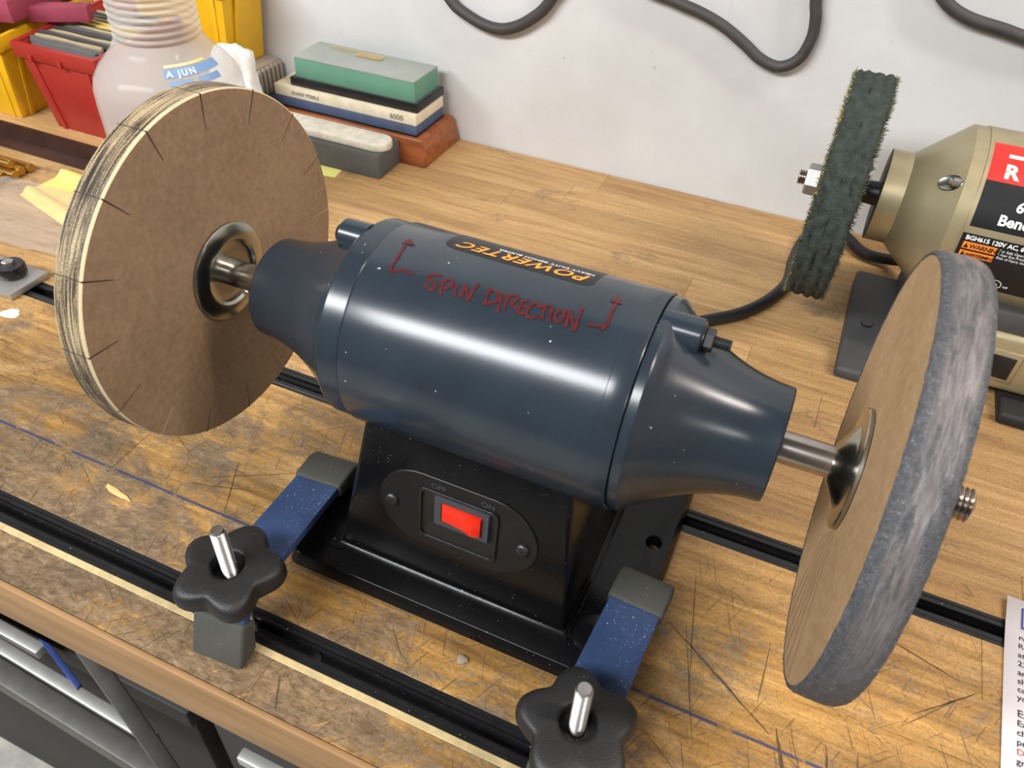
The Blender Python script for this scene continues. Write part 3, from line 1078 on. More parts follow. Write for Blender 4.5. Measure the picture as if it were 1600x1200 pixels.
# recess floor, sloping
mb = MB()
mb.add([fp(0.0236, 0.0405, 0.0012), fp(0.0674, 0.0405, 0.0012), fp(0.0660, 0.0505, 0.0002), fp(0.0270, 0.0505, 0.0002), fp(0.0236, 0.0739, 0.0004), fp(0.0674, 0.0739, 0.0004)],
       [(0, 1, 2, 3), (3, 2, 5, 4), (0, 3, 4), (1, 5, 2)])
mb.build('recess', M['black_plastic'], spo, smooth=0)
mb = MB()
BO = rrect(0.0312, 0.0648, 0.0522, 0.0735, 0.0006, 2)
BI = rrect(0.0360, 0.0606, 0.0562, 0.0702, 0.0005, 2)
n = len(BO)
vs = [fp(*p, 0.0004) for p in BO] + [fp(p[0] * 0.96 + 0.048 * 0.04, p[1] * 0.92 + 0.063 * 0.08, 0.0030) for p in BO] + [fp(*p, 0.0030) for p in BI] + [fp(*p, 0.0006) for p in BI]
fs = []
for i in range(3):
    for k in range(n):
        fs.append((i * n + k, i * n + (k + 1) % n, (i + 1) * n + (k + 1) % n, (i + 1) * n + k))
mb.add(vs, fs)
sw = mb.build('switch_bezel', M['bezel'], spo, smooth=25)
mb = MB()
v0, v1 = 0.0566, 0.0698
xs = [(0.0364, 0.0030), (0.0400, 0.0031), (0.0455, 0.0036), (0.0500, 0.0044), (0.0530, 0.0052), (0.0552, 0.0062), (0.0602, 0.0048), (0.0602, 0.0008), (0.0364, 0.0008)]
mb.prism(xs, lambda q: fp(q[0], v0, q[1]), lambda q: fp(q[0], v1, q[1]))
tag(mb.build('rocker', M['red_switch'], sw, bevel=0.0003, smooth=30), 'red rocker switch')
for (u, v) in ((0.0048, 0.0573), (0.0842, 0.0566)):
    mb = MB()
    nn = 24
    vs, fs = [], []
    for (d, r) in ((0.0008, 0.0040), (0.0018, 0.0040), (0.0028, 0.0034), (0.0032, 0.0020)):
        for k in range(nn):
            a = 2 * PI * k / nn
            vs.append(fp(u + r * math.cos(a), v + r * math.sin(a), d))
    for i in range(3):
        for k in range(nn):
            fs.append((i * nn + k, i * nn + (k + 1) % nn, (i + 1) * nn + (k + 1) % nn, (i + 1) * nn + k))
    fs.append(tuple(3 * nn + k for k in range(nn)))
    mb.add(vs, fs)
    so = mb.build('plate_screw', M['screw'], spo, smooth=50)
    mb = MB()
    for a in (0.5, 0.5 + PI / 2):
        ca, sa = math.cos(a), math.sin(a)
        pts = [(-0.0020, -0.0004), (0.0020, -0.0004), (0.0020, 0.0004), (-0.0020, 0.0004)]
        mb.prism(pts, lambda q: fp(u + q[0] * ca - q[1] * sa, v + q[0] * sa + q[1] * ca, 0.0025), lambda q: fp(u + q[0] * ca - q[1] * sa, v + q[0] * sa + q[1] * ca, 0.0033))
    mb.build('cross_slot', M['black_plastic'], so, smooth=0)
for word, u0 in (('OFF', 0.0290), ('ON', 0.0585)):
    mb = MB()
    add_text(mb, word, 0.0050, lambda x, y: fp(u0 + x, 0.0775 + y, 0.0014), bold=0.00006)
    mb.build('switch_lettering', M['bezel'], spo, smooth=0)

# name label across the top of the motor: read from the far side
mb = MB()
lab = rrect(-0.0365, 0.0365, 0, 0.030, 0.004, 6)
LX = 0.0500
nx = 24


def lab_pt(x, s, d):
    return cyl_pt(LX + x, 93.2 + math.degrees(s / RB), RB + d)


rows = []
for i in range(nx + 1):
    t = i / nx
    s = 0.034 * t
    edge = 0.0
    for cs in (0.005,):
        if s < cs:
            edge = cs - math.sqrt(max(0, cs * cs - (cs - s) ** 2))
        elif s > 0.034 - cs:
            q = s - (0.034 - cs)
            edge = cs - math.sqrt(max(0, cs * cs - q * q))
    rows.append((s, -0.0395 + edge * 1.6, 0.0385 - edge))
vs = []
for (s, a, b) in rows:
    vs += [lab_pt(a, s, 0.00012), lab_pt(b, s, 0.00012)]
mb.add(vs, [(2 * i, 2 * i + 1, 2 * i + 3, 2 * i + 2) for i in range(nx)])
lb = mb.build('name_label', M['label_black'], buf, smooth=60)
mb = MB()
# glyphs of the name, mapped with tops towards the camera side
vs, fs = text_geo('POWERTEC', 0.0118, shear=0.35, bold=0.0002, spacing=1.16)
wx = max(v[0] for v in vs)
mb.add([lab_pt(0.0350 - v[0] * 0.0690 / wx, 0.0026 + (0.0085 - v[1]) * 0.86, 0.00035) for v in vs], fs)
mb.build('name_lettering', M['label_orange'], lb, smooth=0)
mb = MB()
vs, fs = text_geo('HEAVY DUTY BENCH BUFFER', 0.0042, bold=0.0001, spacing=1.05)
wx = max(v[0] for v in vs)
mb.add([lab_pt(0.0355 - v[0] * 0.050 / wx, 0.0142 - v[1] * 0.8, 0.00030) for v in vs], fs)
mb.build('small_lettering', M['label_white'], lb, smooth=0)

# hand-written marker note on the housing: strokes as (x, angle round the motor)
STROKES = [
    [(-0.0055, 84.8), (-0.0044, 76.2), (-0.0045, 67.9)], [(-0.0045, 67.9), (-0.0021, 66.6), (0.0019, 69.1), (0.007, 68.4)],
    [(0.0202, 72.0), (0.017, 71.6), (0.015, 68.6), (0.0189, 67.5), (0.021, 65.8), (0.0196, 63.2), (0.0159, 64.5)],
    [(0.023, 70.5), (0.0247, 62.3)], [(0.0232, 70.0), (0.0263, 71.6), (0.0282, 69.7), (0.0272, 66.9), (0.0243, 65.9)],
    [(0.0304, 69.5), (0.0315, 63.9)], [(0.0345, 64.2), (0.0343, 70.9)], [(0.0343, 70.9), (0.0385, 63.7)], [(0.0385, 63.7), (0.0395, 73.9)],
    [(0.0459, 72.1), (0.0467, 64.6)], [(0.0454, 72.2), (0.05, 72.0), (0.0518, 68.8), (0.0502, 65.8), (0.0469, 64.2)], [(0.0523, 71.4), (0.0541, 62.6)],
    [(0.0556, 71.1), (0.0564, 64.8)], [(0.055, 71.7), (0.0591, 73.4), (0.0603, 71.4), (0.0581, 68.1)], [(0.0581, 68.1), (0.0622, 66.3)],
    [(0.0653, 72.7), (0.0629, 70.8), (0.0629, 67.9), (0.063, 64.8), (0.0667, 65.5)], [(0.0629, 68.1), (0.0657, 68.9)],
    [(0.0707, 72.2), (0.0681, 71.7), (0.0671, 68.4), (0.0673, 64.9), (0.0696, 64.0), (0.0721, 65.6)],
    [(0.0708, 70.8), (0.0756, 73.5)], [(0.0736, 72.3), (0.0748, 65.2)], [(0.077, 72.0), (0.0781, 65.4)],
    [(0.0807, 72.5), (0.0798, 69.7), (0.0806, 66.7), (0.0827, 66.1), (0.0836, 68.8), (0.0829, 71.8), (0.0807, 72.5)],
    [(0.0863, 64.7), (0.0849, 73.5)], [(0.0849, 73.5), (0.0906, 64.4)], [(0.0906, 64.4), (0.0896, 76.9)],
    [(0.0955, 69.1), (0.1002, 70.1), (0.103, 70.7)], [(0.1021, 69.0), (0.1032, 72.2), (0.1026, 78.0), (0.1025, 86.1)]]
mb = MB()


def stroke(mb, pts, wd, d):
    k = PI / 180 * RB
    P = catmull([(x, th * k, 0) for x, th in pts], 6)
    L, Rr = [], []
    for i, p in enumerate(P):
        t = (P[min(i + 1, len(P) - 1)] - P[max(i - 1, 0)])
        if t.length < 1e-9:
            t = Vector((1, 0, 0))
        t.normalize()
        nn = Vector((-t.y, t.x, 0))
        ww = wd * 0.5 * (0.85 + 0.25 * math.sin(i * 1.3))
        ext = -t * wd * 0.3 if i == 0 else (t * wd * 0.3 if i == len(P) - 1 else Vector((0, 0, 0)))
        L.append(p + nn * ww + ext)
        Rr.append(p - nn * ww + ext)
    n = len(P)
    vs = [cyl_pt(q.x, q.y / k, RB + d) for q in L + Rr]
    mb.add(vs, [(i, i + 1, n + i + 1, n + i) for i in range(n - 1)])


for i, s in enumerate(STROKES):
    stroke(mb, s, 0.00165, 0.00024 + 0.000012 * i)
for tri in ([(-0.0082, 85.7), (-0.0058, 91.1), (-0.0011, 86.9)], [(0.0995, 86.5), (0.1018, 92.0), (0.1056, 86.5)]):
    mb.add([cyl_pt(x, th, RB + 0.0005) for x, th in tri], [(0, 1, 2)])
tag(mb.build('marker_writing', M['marker'], buf, smooth=0), 'dark red marker writing with two arrows')

# ================================================================ HOLD-DOWN CLAMPS


def make_clamp(label):
    root = thing('hold_down_clamp', (0, 0, 0), label, 'clamp', 'blue hold-down clamps on the buffer base')
    hw = 0.0148
    # bar: foot, bend, long sloping arm, nose (side outline in y,z)
    out = [(-0.0245, 0.004), (-0.0180, 0.0210), (-0.0135, 0.0305), (-0.0080, 0.0365), (0.0, 0.0386), (0.086, 0.0300), (0.104, 0.0280), (0.1085, 0.0240), (0.1090, 0.0155)]
    inn = [(0.1035, 0.0155), (0.1020, 0.0215), (0.085, 0.0240), (0.0010, 0.0330), (-0.0040, 0.0318), (-0.0085, 0.0272), (-0.0125, 0.0190), (-0.0185, 0.004)]
    MB().prism(out + inn, lambda q: (-hw, q[0], q[1]), lambda q: (hw, q[0], q[1])).build('clamp_bar', M['blue'], root, bevel=0.0007, smooth=30)
    # rubber caps
    cw = 0.0163
    MB().prism([(-0.0290, 0.0), (-0.0130, 0.0), (-0.0085, 0.0225), (-0.0180, 0.0272)], lambda q: (-cw, q[0], q[1]), lambda q: (cw, q[0], q[1])).build('rubber_cap', M['rubber'], root, bevel=0.0022, seg=3, smooth=50)
    MB().prism([(0.0855, 0.0212), (0.0855, 0.0318), (0.1045, 0.0308), (0.1120, 0.0265), (0.1125, 0.0148), (0.0985, 0.0148), (0.0965, 0.0205)], lambda q: (-cw, q[0], q[1]), lambda q: (cw, q[0], q[1])).build('rubber_cap', M['rubber'], root, bevel=0.0020, seg=3, smooth=50)
    # five-lobed knob
    prof = [(0.0400, 0.30), (0.0400, 0.80), (0.0408, 0.90), (0.0424, 0.97), (0.0445, 1.0), (0.0480, 1.0), (0.0505, 0.985), (0.0525, 0.95), (0.0539, 0.89), (0.0545, 0.80), (0.0547, 0.62), (0.0546, 0.38), (0.0545, 0.325), (0.0538, 0.305), (0.0460, 0.29), (0.0460, 0.14)]
    n = 120
    vs, fs = [], []
    for (z, s) in prof:
        for k in range(n):
            a = 2 * PI * k / n
            lobe = 0.5 + 0.5 * math.cos(5 * a)
            ro = 0.0222 + 0.0080 * lobe ** 0.75
            lb_ = max(0.0, (s - 0.36) / 0.64)
            rr = s * (0.0295 * (1 - lb_) + ro * lb_)
            vs.append((rr * math.cos(a), rr * math.sin(a), z))
    for i in range(len(prof) - 1):
        for k in range(n):
            fs.append((i * n + k, i * n + (k + 1) % n, (i + 1) * n + (k + 1) % n, (i + 1) * n + k))
    MB().add(vs, fs).build('star_knob', M['knob'], root, smooth=60)
    MB().lathe([(0.0384, 0.0095), (0.0400, 0.0095)], (0, 0), 'z', 32).build('washer', M['bolt'], root)
    mb = MB()
    thread(mb, -0.0085, 0.0822, (0, 0), 0.0042, 0.0017, 'z', 32)
    mb.lathe([(0.0820, 0.0034), (0.0833, 0.0031), (0.0834, 0.0010)], (0, 0), 'z', 28)
    mb.build('threaded_bolt', M['bolt'], root, smooth=25)
    MB().lathe([(-0.0086, 0.0060), (-0.0060, 0.0060)], (0, 0), 'z', 6).build('bolt_head', M['bolt'], root, smooth=0)
    return root


def copy_tree(o, parent=None):
    c = o.copy()
    COL.objects.link(c)
    c.parent = parent
    for ch in list(o.children):
        copy_tree(ch, c)
    return c


cl = make_clamp('blue hold-down clamp on the left of the base, star knob whole in view')
c2 = copy_tree(cl)
c2['label'] = 'blue hold-down clamp on the right of the base, star knob at bottom edge'
yb = (TF0 + TF1) / 2
cl.location = (-0.0582, yb, 0)
cl.rotation_euler = (0, 0, math.radians(3.6))
c2.location = (0.1420, yb, 0)
c2.rotation_euler = (0, 0, math.radians(-2.9))
for root, a in ((cl, 22), (c2, 42)):
    for ch in root.children:
        if ch.name.startswith('star_knob'):
            ch.rotation_euler = (0, 0, math.radians(a))

# ================================================================ BENCH GRINDER behind
GY, GZ, GR = 0.350, 0.121, 0.0640
gr = thing('bench_grinder', (0.345, GY, 0), 'champagne gold bench grinder with a dark cloth buffing wheel by the wall', 'grinder')
MB().lathe([(0.2721, 0.060), (0.2721, GR), (0.4200, GR), (0.4200, 0.060)], (GY, GZ), 'x', 96).build('motor_housing', M['gold'], gr, smooth=30)
for (xa, s) in ((0.2722, -1), (0.4198, 1)):
    prof = [(xa, 0.0600), (xa, 0.0632), (xa + s * 0.0095, 0.0632), (xa + s * 0.0420, 0.0352), (xa + s * 0.0575, 0.0352), (xa + s * 0.0578, 0.0335), (xa + s * 0.0578, 0.0090)]
    eb = MB().lathe(prof, (GY, GZ), 'x', 96).build('end_bell', M['gold'], gr, smooth=25)
    if s < 0:
        # screw pocket in the cone
        th = math.radians(43)
        pc = Vector((0.2550, GY - 0.0563 * math.cos(th), GZ + 0.0563 * math.sin(th)))
        nrm = Vector((-0.62, -math.cos(th) * 0.78, math.sin(th) * 0.78)).normalized()
        ax = Vector((1, 0, 0)) - nrm * nrm.x
        ax.normalize()
        by = nrm.cross(ax)
        vs = []
        for (d, sc) in ((0.0002, 1.0), (0.0008, 0.9), (0.0004, 0.78)):
            for k in range(24):
                a = 2 * PI * k / 24
                vs.append(pc + ax * (0.0095 * sc * math.cos(a)) + by * (0.0060 * sc * math.sin(a)) + nrm * d)
        fs = [(i * 24 + k, i * 24 + (k + 1) % 24, (i + 1) * 24 + (k + 1) % 24, (i + 1) * 24 + k) for i in range(2) for k in range(24)]
        fs.append(tuple(48 + k for k in range(24)))
        MB().add(vs, fs).build('screw_pocket', M['zinc'], eb, smooth=50)
        q = pc + ax * 0.004 + nrm * 0.0012
        MB().lathe([(q.x - 0.0045, 0.0020), (q.x - 0.0020, 0.0020), (q.x - 0.0020, 0.0032), (q.x + 0.0025, 0.0032)], (q.y, q.z), 'x', 10).build('pocket_screw', M['bolt'], eb, smooth=30)
MB().lathe([(0.1690, 0.0068), (0.2150, 0.0095), (0.2150, 0.002)], (GY, GZ), 'x', 32).build('spindle', M['screw'], gr)
mb = MB()
thread(mb, 0.1528, 0.1660, (GY, GZ), 0.0060, 0.0018, n=24)
mb.build('threaded_end', M['steel'], gr, smooth=30)
mb = MB()
hexnut(mb, 0.1590, 0.1705, (GY, GZ), 0.0125)
mb.build('arbor_nut', M['alu'], gr, smooth=20)
# cloth wheel: stacked plies with ragged rim
BR, bx0, bx1 = 0.0880, 0.1705, 0.2000
mb = MB()
n, rowsn = 200, 12
vs, fs = [], []
prof = [(bx0, 0.01)] + [(bx0 + (bx1 - bx0) * i / (rowsn - 1), BR) for i in range(rowsn)] + [(bx1, 0.01)]
for i, (t, r) in enumerate(prof):
    for k in range(n):
        a = 2 * PI * k / n
        if r > 0.05:
            ply = (-0.0012 if i % 3 == 0 else 0.0004)
            rr = r + ply + 0.0016 * mnoise.noise(Vector((t * 400, math.cos(a) * 22, math.sin(a) * 22))) - 0.002 * (i in (1, rowsn))
            tt = t + 0.0012 * mnoise.noise(Vector((math.cos(a) * 16, math.sin(a) * 16, i * 0.9)))
        else:
            rr, tt = r, t
        vs.append((tt, GY + rr * math.cos(a), GZ - 0.003 + rr * math.sin(a)))
for i in range(len(prof) - 1):
    for k in range(n):
        fs.append((i * n + k, i * n + (k + 1) % n, (i + 1) * n + (k + 1) % n, (i + 1) * n + k))
mb.add(vs, fs)
bw = mb.build('buffing_wheel', M['buff'], gr, smooth=60)
tag(bw, 'ragged dark green cloth buffing wheel')
for (mt, cnt, seed) in ((M['fibre'], 3600, 3), (M['fibre_tan'], 260, 4)):
    rn = random.Random(seed)
    mb = MB()
    for k in range(cnt):
        a = rn.uniform(0, 2 * PI)
        if mt is M['fibre_tan']:
            a = rn.choice((rn.gauss(2.0, 0.22), rn.gauss(3.9, 0.3), rn.gauss(2.7, 0.2)))
        side = rn.choice((-1, 1)) if mt is M['fibre'] else -1
        x = (bx0 if side < 0 else bx1) + rn.uniform(-0.0005, 0.002) * -side
        r = BR - abs(rn.gauss(0, 0.006)) - 0.001
        e = Vector((0, math.cos(a), math.sin(a)))
        q = Vector((0, -math.sin(a), math.cos(a)))
        p = Vector((x, GY, GZ - 0.003)) + e * r
        d = (e * rn.uniform(0.1, 1.0) + Vector((side * rn.uniform(0.2, 1.0), 0, 0)) + q * rn.uniform(-0.7, 0.7)).normalized()
        ln = rn.uniform(0.002, 0.0052)
        sd = d.cross(e + q * 0.3).normalized() * rn.uniform(0.00025, 0.0006)
        mb.add([p - sd, p + sd, p + d * ln], [(0, 1, 2)])
    tag(mb.build('cloth_fibres', mt, bw, smooth=0, fix=False), kind='stuff')
# base, pedestal, feet
MB().prism([(0.265, 0.0), (0.408, 0.0), (0.408, 0.020), (0.395, 0.022), (0.335, 0.020), (0.290, 0.012), (0.266, 0.010)],
           lambda q: (0.2260, q[0], q[1]), lambda q: (0.2700, q[0], q[1])).build('foot', M['foot'], gr, bevel=0.003, smooth=40)
MB().prism([(0.265, 0.0), (0.440, 0.0), (0.440, 0.022), (0.400, 0.026), (0.330, 0.022), (0.290, 0.012), (0.266, 0.010)],
           lambda q: (0.3480, q[0], q[1]), lambda q: (0.4620, q[0], q[1])).build('foot', M['dark_block'], gr, bevel=0.003, smooth=40)
MB().lathe([(0.0150, 0.0052), (0.0193, 0.0052)], (0.2420, 0.3260), 'z', 24).build('foot_hole', M['black_plastic'], gr)
MB().box((0.262, 0.300, 0.010), (0.440, 0.420, 0.062)).build('foot_bridge', M['foot'], gr, bevel=0.003)
MB().box((0.300, 0.284, 0.016), (0.420, 0.300, 0.066)).build('switch_panel', M['gold'], gr, bevel=0.006, seg=3, smooth=40)
MB().box((0.302, 0.288, 0.066), (0.430, 0.300, 0.082)).build('gasket', M['foot'], gr, bevel=0.001)
sb = MB().box((0.3225, 0.2815, 0.026), (0.3480, 0.2845, 0.054)).build('switch_surround', M['gold'], gr, bevel=0.002)
MB().box((0.3260, 0.2805, 0.030), (0.3445, 0.2820, 0.050)).build('switch', M['black_plastic'], sb, bevel=0.0008)


def gpt(x, s, d):
    """label point: s = arc length upwards from the front of the grinder body"""
    return cyl_pt(x, math.degrees(s / GR), GR + d, GY, GZ)


def patch(x0, x1, t0, t1, mat, name, parent, d, slant=0.0):
    mb = MB()
    k = 16
    s0, s1 = math.radians(t0) * GR, math.radians(t1) * GR
    vs = []
    for i in range(k + 1):
        s = s0 + (s1 - s0) * i / k
        vs += [gpt(x0 + slant * i / k, s, d), gpt(x1, s, d)]
    mb.add(vs, [(2 * i, 2 * i + 1, 2 * i + 3, 2 * i + 2) for i in range(k)])
    return mb.build(name, mat, parent, smooth=60)


def glabel(parent, s, size, x, th, mat, name, d=0.0004, **k):
    mb = MB()
    s0 = math.radians(th) * GR
    add_text(mb, s, size, lambda a, b: gpt(x + a, s0 + b, d), **k)
    return mb.build(name, mat, parent, smooth=0)


pb = patch(0.2748, 0.4000, 18, 47.5, M['label_black'], 'name_label', gr, 0.00015)
pr_ = patch(0.2748, 0.4000, 47.5, 77, M['label_red'], 'brand_label', gr, 0.00015)
p2 = patch(0.2728, 0.3900, -24, 13.5, M['label_black'], 'warning_label', gr, 0.00015)
glabel(pr_, 'R', 0.0150, 0.2845, 50.5, M['label_white'], 'brand_letter', bold=0.0006)
patch(0.2850, 0.3300, 65.0, 68.0, M['label_white'], 'brand_bar', pr_, 0.0004)
glabel(pb, '6', 0.0096, 0.2985, 31.5, M['label_white'], 'size_number', bold=0.0003)
glabel(pb, 'Bench', 0.0100, 0.2905, 22.0, M['label_white'], 'name_lettering', bold=0.0003)
glabel(p2, 'BGH615 120V AC, 60Hz', 0.0044, 0.2755, 9.6, M['label_white'], 'rating_lettering', bold=0.00012)
w1 = patch(0.2755, 0.2975, 3.6, 8.2, M['warn'], 'warning_panel', p2, 0.0003)
w2 = patch(0.2755, 0.2975, -1.6, 2.4, M['warn'], 'warning_panel', p2, 0.0003)
glabel(w1, 'WARNING', 0.0046, 0.2800, 4.4, M['label_black'], 'warning_lettering', 0.0005, bold=0.0001, spacing=0.9)
glabel(w2, 'AVERTISSEMENT', 0.0034, 0.2795, -0.9, M['label_black'], 'warning_lettering', 0.0005, bold=0.00008, spacing=0.72)
for wp, th in ((w1, 4.2), (w2, -1.2)):
    mb = MB()
    s0 = math.radians(th) * GR
    mb.add([gpt(0.2762, s0, 0.0005), gpt(0.2794, s0, 0.0005), gpt(0.2778, s0 + 0.0036, 0.0005)], [(0, 1, 2)])
    mb.build('hazard_triangle', M['label_black'], wp, smooth=0)
for i, s in enumerate(('For Safe Operation', 'Wear Eye Protection', 'Risk of injury due to')):
    glabel(p2, s, 0.0027, 0.2990, 6.2 - 2.3 * i, M['label_white'], 'small_lettering')
glabel(p2, 'UL', 0.0040, 0.3048, -19.0, M['label_white'], 'approval_mark', bold=0.00008)
glabel(p2, 'us', 0.0040, 0.3125, -19.0, M['label_white'], 'approval_mark', bold=0.00008)
mb = MB()
s0 = math.radians(-17.6) * GR
k = 28
vs = []
for rr in (0.0040, 0.0046):
    for i in range(k):
        a = 2 * PI * i / k
        vs.append(gpt(0.3068 + rr * math.cos(a), s0 + rr * math.sin(a), 0.0005))
mb.add(vs, [(i, (i + 1) % k, k + (i + 1) % k, k + i) for i in range(k)])
mb.build('approval_ring', M['label_white'], p2, smooth=0)
# mains cord
cpts = [(0.285, 0.400, 0.045), (0.272, 0.432, 0.030), (0.2600, 0.4550, 0.012), (0.2313, 0.4650, 0.006), (0.2095, 0.4900, 0.006), (0.1880, 0.4920, 0.006), (0.1730, 0.4650, 0.006), (0.1690, 0.4200, 0.006),
        (0.1700, 0.3780, 0.006), (0.1590, 0.3400, 0.006), (0.1400, 0.3080, 0.006), (0.1150, 0.2830, 0.006), (0.0800, 0.2500, 0.006), (0.0400, 0.1900, 0.006), (0.0300, 0.1400, 0.006), (0.0350, 0.1150, 0.006)]
MB().tube(catmull(cpts, 8), 0.0052, 14).build('mains_cord', M['cord'], gr, smooth=60)

# ================================================================ CABLES ON THE WALL
def cable(pts, r, label):
    o = MB().tube(catmull(pts, 8), r, 14).build('hanging_cable', M['cable'], smooth=60)
    return tag(o, label, 'cable', 'dark cables hanging on the wall')


CY = WALL_Y - 0.0062
cable([(-0.262, CY, 0.42), (-0.266, CY, 0.25), (-0.258, CY, 0.180), (-0.2440, CY, 0.1545), (-0.224, CY, 0.1430), (-0.2000, CY, 0.1360), (-0.1780, CY, 0.1375), (-0.154, CY, 0.1500), (-0.1320, CY, 0.1730), (-0.118, CY, 0.22), (-0.115, CY, 0.42)],
      0.0060, 'dark cable hanging in a wide low loop above the stacked sharpening stones')
cable([(-0.115, CY, 0.42), (-0.095, CY, 0.26), (-0.050, CY, 0.205), (-0.0100, CY, 0.1920), (0.0180, CY, 0.1855), (0.0427, CY, 0.1770), (0.0650, CY, 0.1650), (0.0840, CY, 0.1535), (0.1030, CY, 0.1500), (0.1180, CY, 0.1600), (0.1240, CY, 0.1800), (0.1225, CY, 0.1980), (0.1180, CY, 0.2150), (0.110, CY, 0.27), (0.105, CY, 0.42)],
      0.0052, 'dark cable hanging in a narrow drooping loop left of the cloth wheel')
cable([(0.19, CY, 0.42), (0.200, CY, 0.28), (0.2100, CY, 0.2400), (0.2225, CY, 0.2250), (0.2420, CY, 0.2165), (0.2700, CY, 0.2120), (0.3000, CY, 0.2080), (0.36, CY, 0.21), (0.42, CY, 0.26), (0.44, CY, 0.42)],
      0.0052, 'dark cable on the wall in the top right corner above the grinder')

# ================================================================ SHARPENING STONES
wb = thing('wooden_box', (-0.33, 0.468, 0), 'reddish cherry wood stone box under the stacked sharpening stones', 'box')
MB().frustum((-0.4550, -0.2365, 0.4260, 0.5130), (-0.4430, -0.2430, 0.4300, 0.5080), 0.0, 0.0300).build('box_body', M['cherry'], wb, bevel=0.0015, smooth=40)
st = thing('sharpening_stone', (-0.34, 0.468, 0.0300), 'two-layer cream and blue sharpening stone lying on the cherry box', 'whetstone')
MB().box((-0.4380, 0.4340, 0.0300), (-0.2505, 0.5000, 0.0318)).build('rubber_mat', M['black_plastic'], st, bevel=0.0005)
MB().box((-0.4370, 0.4350, 0.0318), (-0.2515, 0.4990, 0.0425)).build('coarse_layer', M['blue_stone'], st, bevel=0.0006)
cr = MB().box((-0.4370, 0.4350, 0.0425), (-0.2515, 0.4990, 0.0545)).build('fine_layer', M['cream'], st, bevel=0.0006)
mb = MB()
add_text(mb, 'SHARP PEBBLE', 0.0058, lambda x, y: (-0.4130 + x, 0.43485, 0.0462 + y), bold=0.0001)
add_text(mb, '6000', 0.0085, lambda x, y: (-0.2840 + x, 0.43485, 0.0455 + y), bold=0.0001)
add_text(mb, '1000', 0.0065, lambda x, y: (-0.2795 + x, 0.43485, 0.0345 + y), bold=0.0001)
mb.build('grit_number', M['dark_stone'], cr, smooth=0)
gs = thing('cased_stone', (-0.33, 0.468, 0.0545), 'green sharpening stone in a dusty clear case with black base', 'whetstone')
MB().box((-0.4170, 0.4400, 0.0545), (-0.2520, 0.5030, 0.0640)).build('case_base', M['black_plastic'], gs, bevel=0.0010)
MB().box((-0.4115, 0.4445, 0.0640), (-0.2575, 0.4985, 0.0850)).build('stone', M['green'], gs, bevel=0.0008)
mb = MB()
lo, hi = (-0.4150, -0.2540, 0.4420, 0.5010), (-0.4130, -0.2565, 0.4440, 0.4990)
mb.frustum(lo, hi, 0.0641, 0.0885)
mb.f.pop(-6)
mb.mi.pop(-6)
lid = mb.build('clear_lid', M['case'], gs, bevel=0.0012, smooth=40)
lid.modifiers.new('thick', 'SOLIDIFY').thickness = 0.0008
MB().box((-0.4125, 0.4445, 0.08535), (-0.2570, 0.4985, 0.0872)).build('dust_film', plain('dust_grey', srgb(150, 154, 146), 0.85, var=0.1, scale=30), gs, bevel=0.0005)
mb = MB()
for (x0, x1, y0, y1) in ((-0.390, -0.352, 0.487, 0.490), (-0.383, -0.356, 0.482, 0.4845), (-0.352, -0.318, 0.476, 0.489)):
    k = int((x1 - x0) / 0.0032)
    for i in range(k):
        xx = x0 + (x1 - x0) * i / k
        mb.add([(xx, y0, 0.08875), (xx + 0.0022, y0, 0.08875), (xx + 0.0030, y1, 0.08875), (xx + 0.0008, y1, 0.08875)], [(0, 1, 2, 3)])
mb.build('gold_lettering', M['gold_print'], lid, smooth=0)

ds = MB().box((-0.4400, 0.3775, 0.0), (-0.2680, 0.4240, 0.0270), 0.03).build('grey_stone_block', M['dark_stone'], bevel=0.001)
tag(ds, 'dark grey rectangular stone block standing before the cherry box', 'whetstone')
pts = []
for k in range(13):
    a = -PI / 2 + PI * k / 12
    pts.append((-0.2790 + 0.0150 * math.cos(a), 0.4005 + 0.0150 * math.sin(a)))
pts += [(-0.4200, 0.4155), (-0.4200, 0.3855)]
sl = MB().prism(pts, lambda q: (q[0], q[1], 0.0271), lambda q: (q[0], q[1], 0.0360)).build('slip_stone', M['white_stone'], bevel=0.0016, smooth=45)
tag(sl, 'off-white round-ended slip stone lying on the dark grey stone block', 'whetstone')
nt = MB().box((-0.3850, 0.3560, 0.0), (-0.3150, 0.3920, 0.0004), 0.15).build('sticky_note', M['note'], smooth=0)
tag(nt, 'yellow paper note peeking out beside the dark grey stone block', 'note')

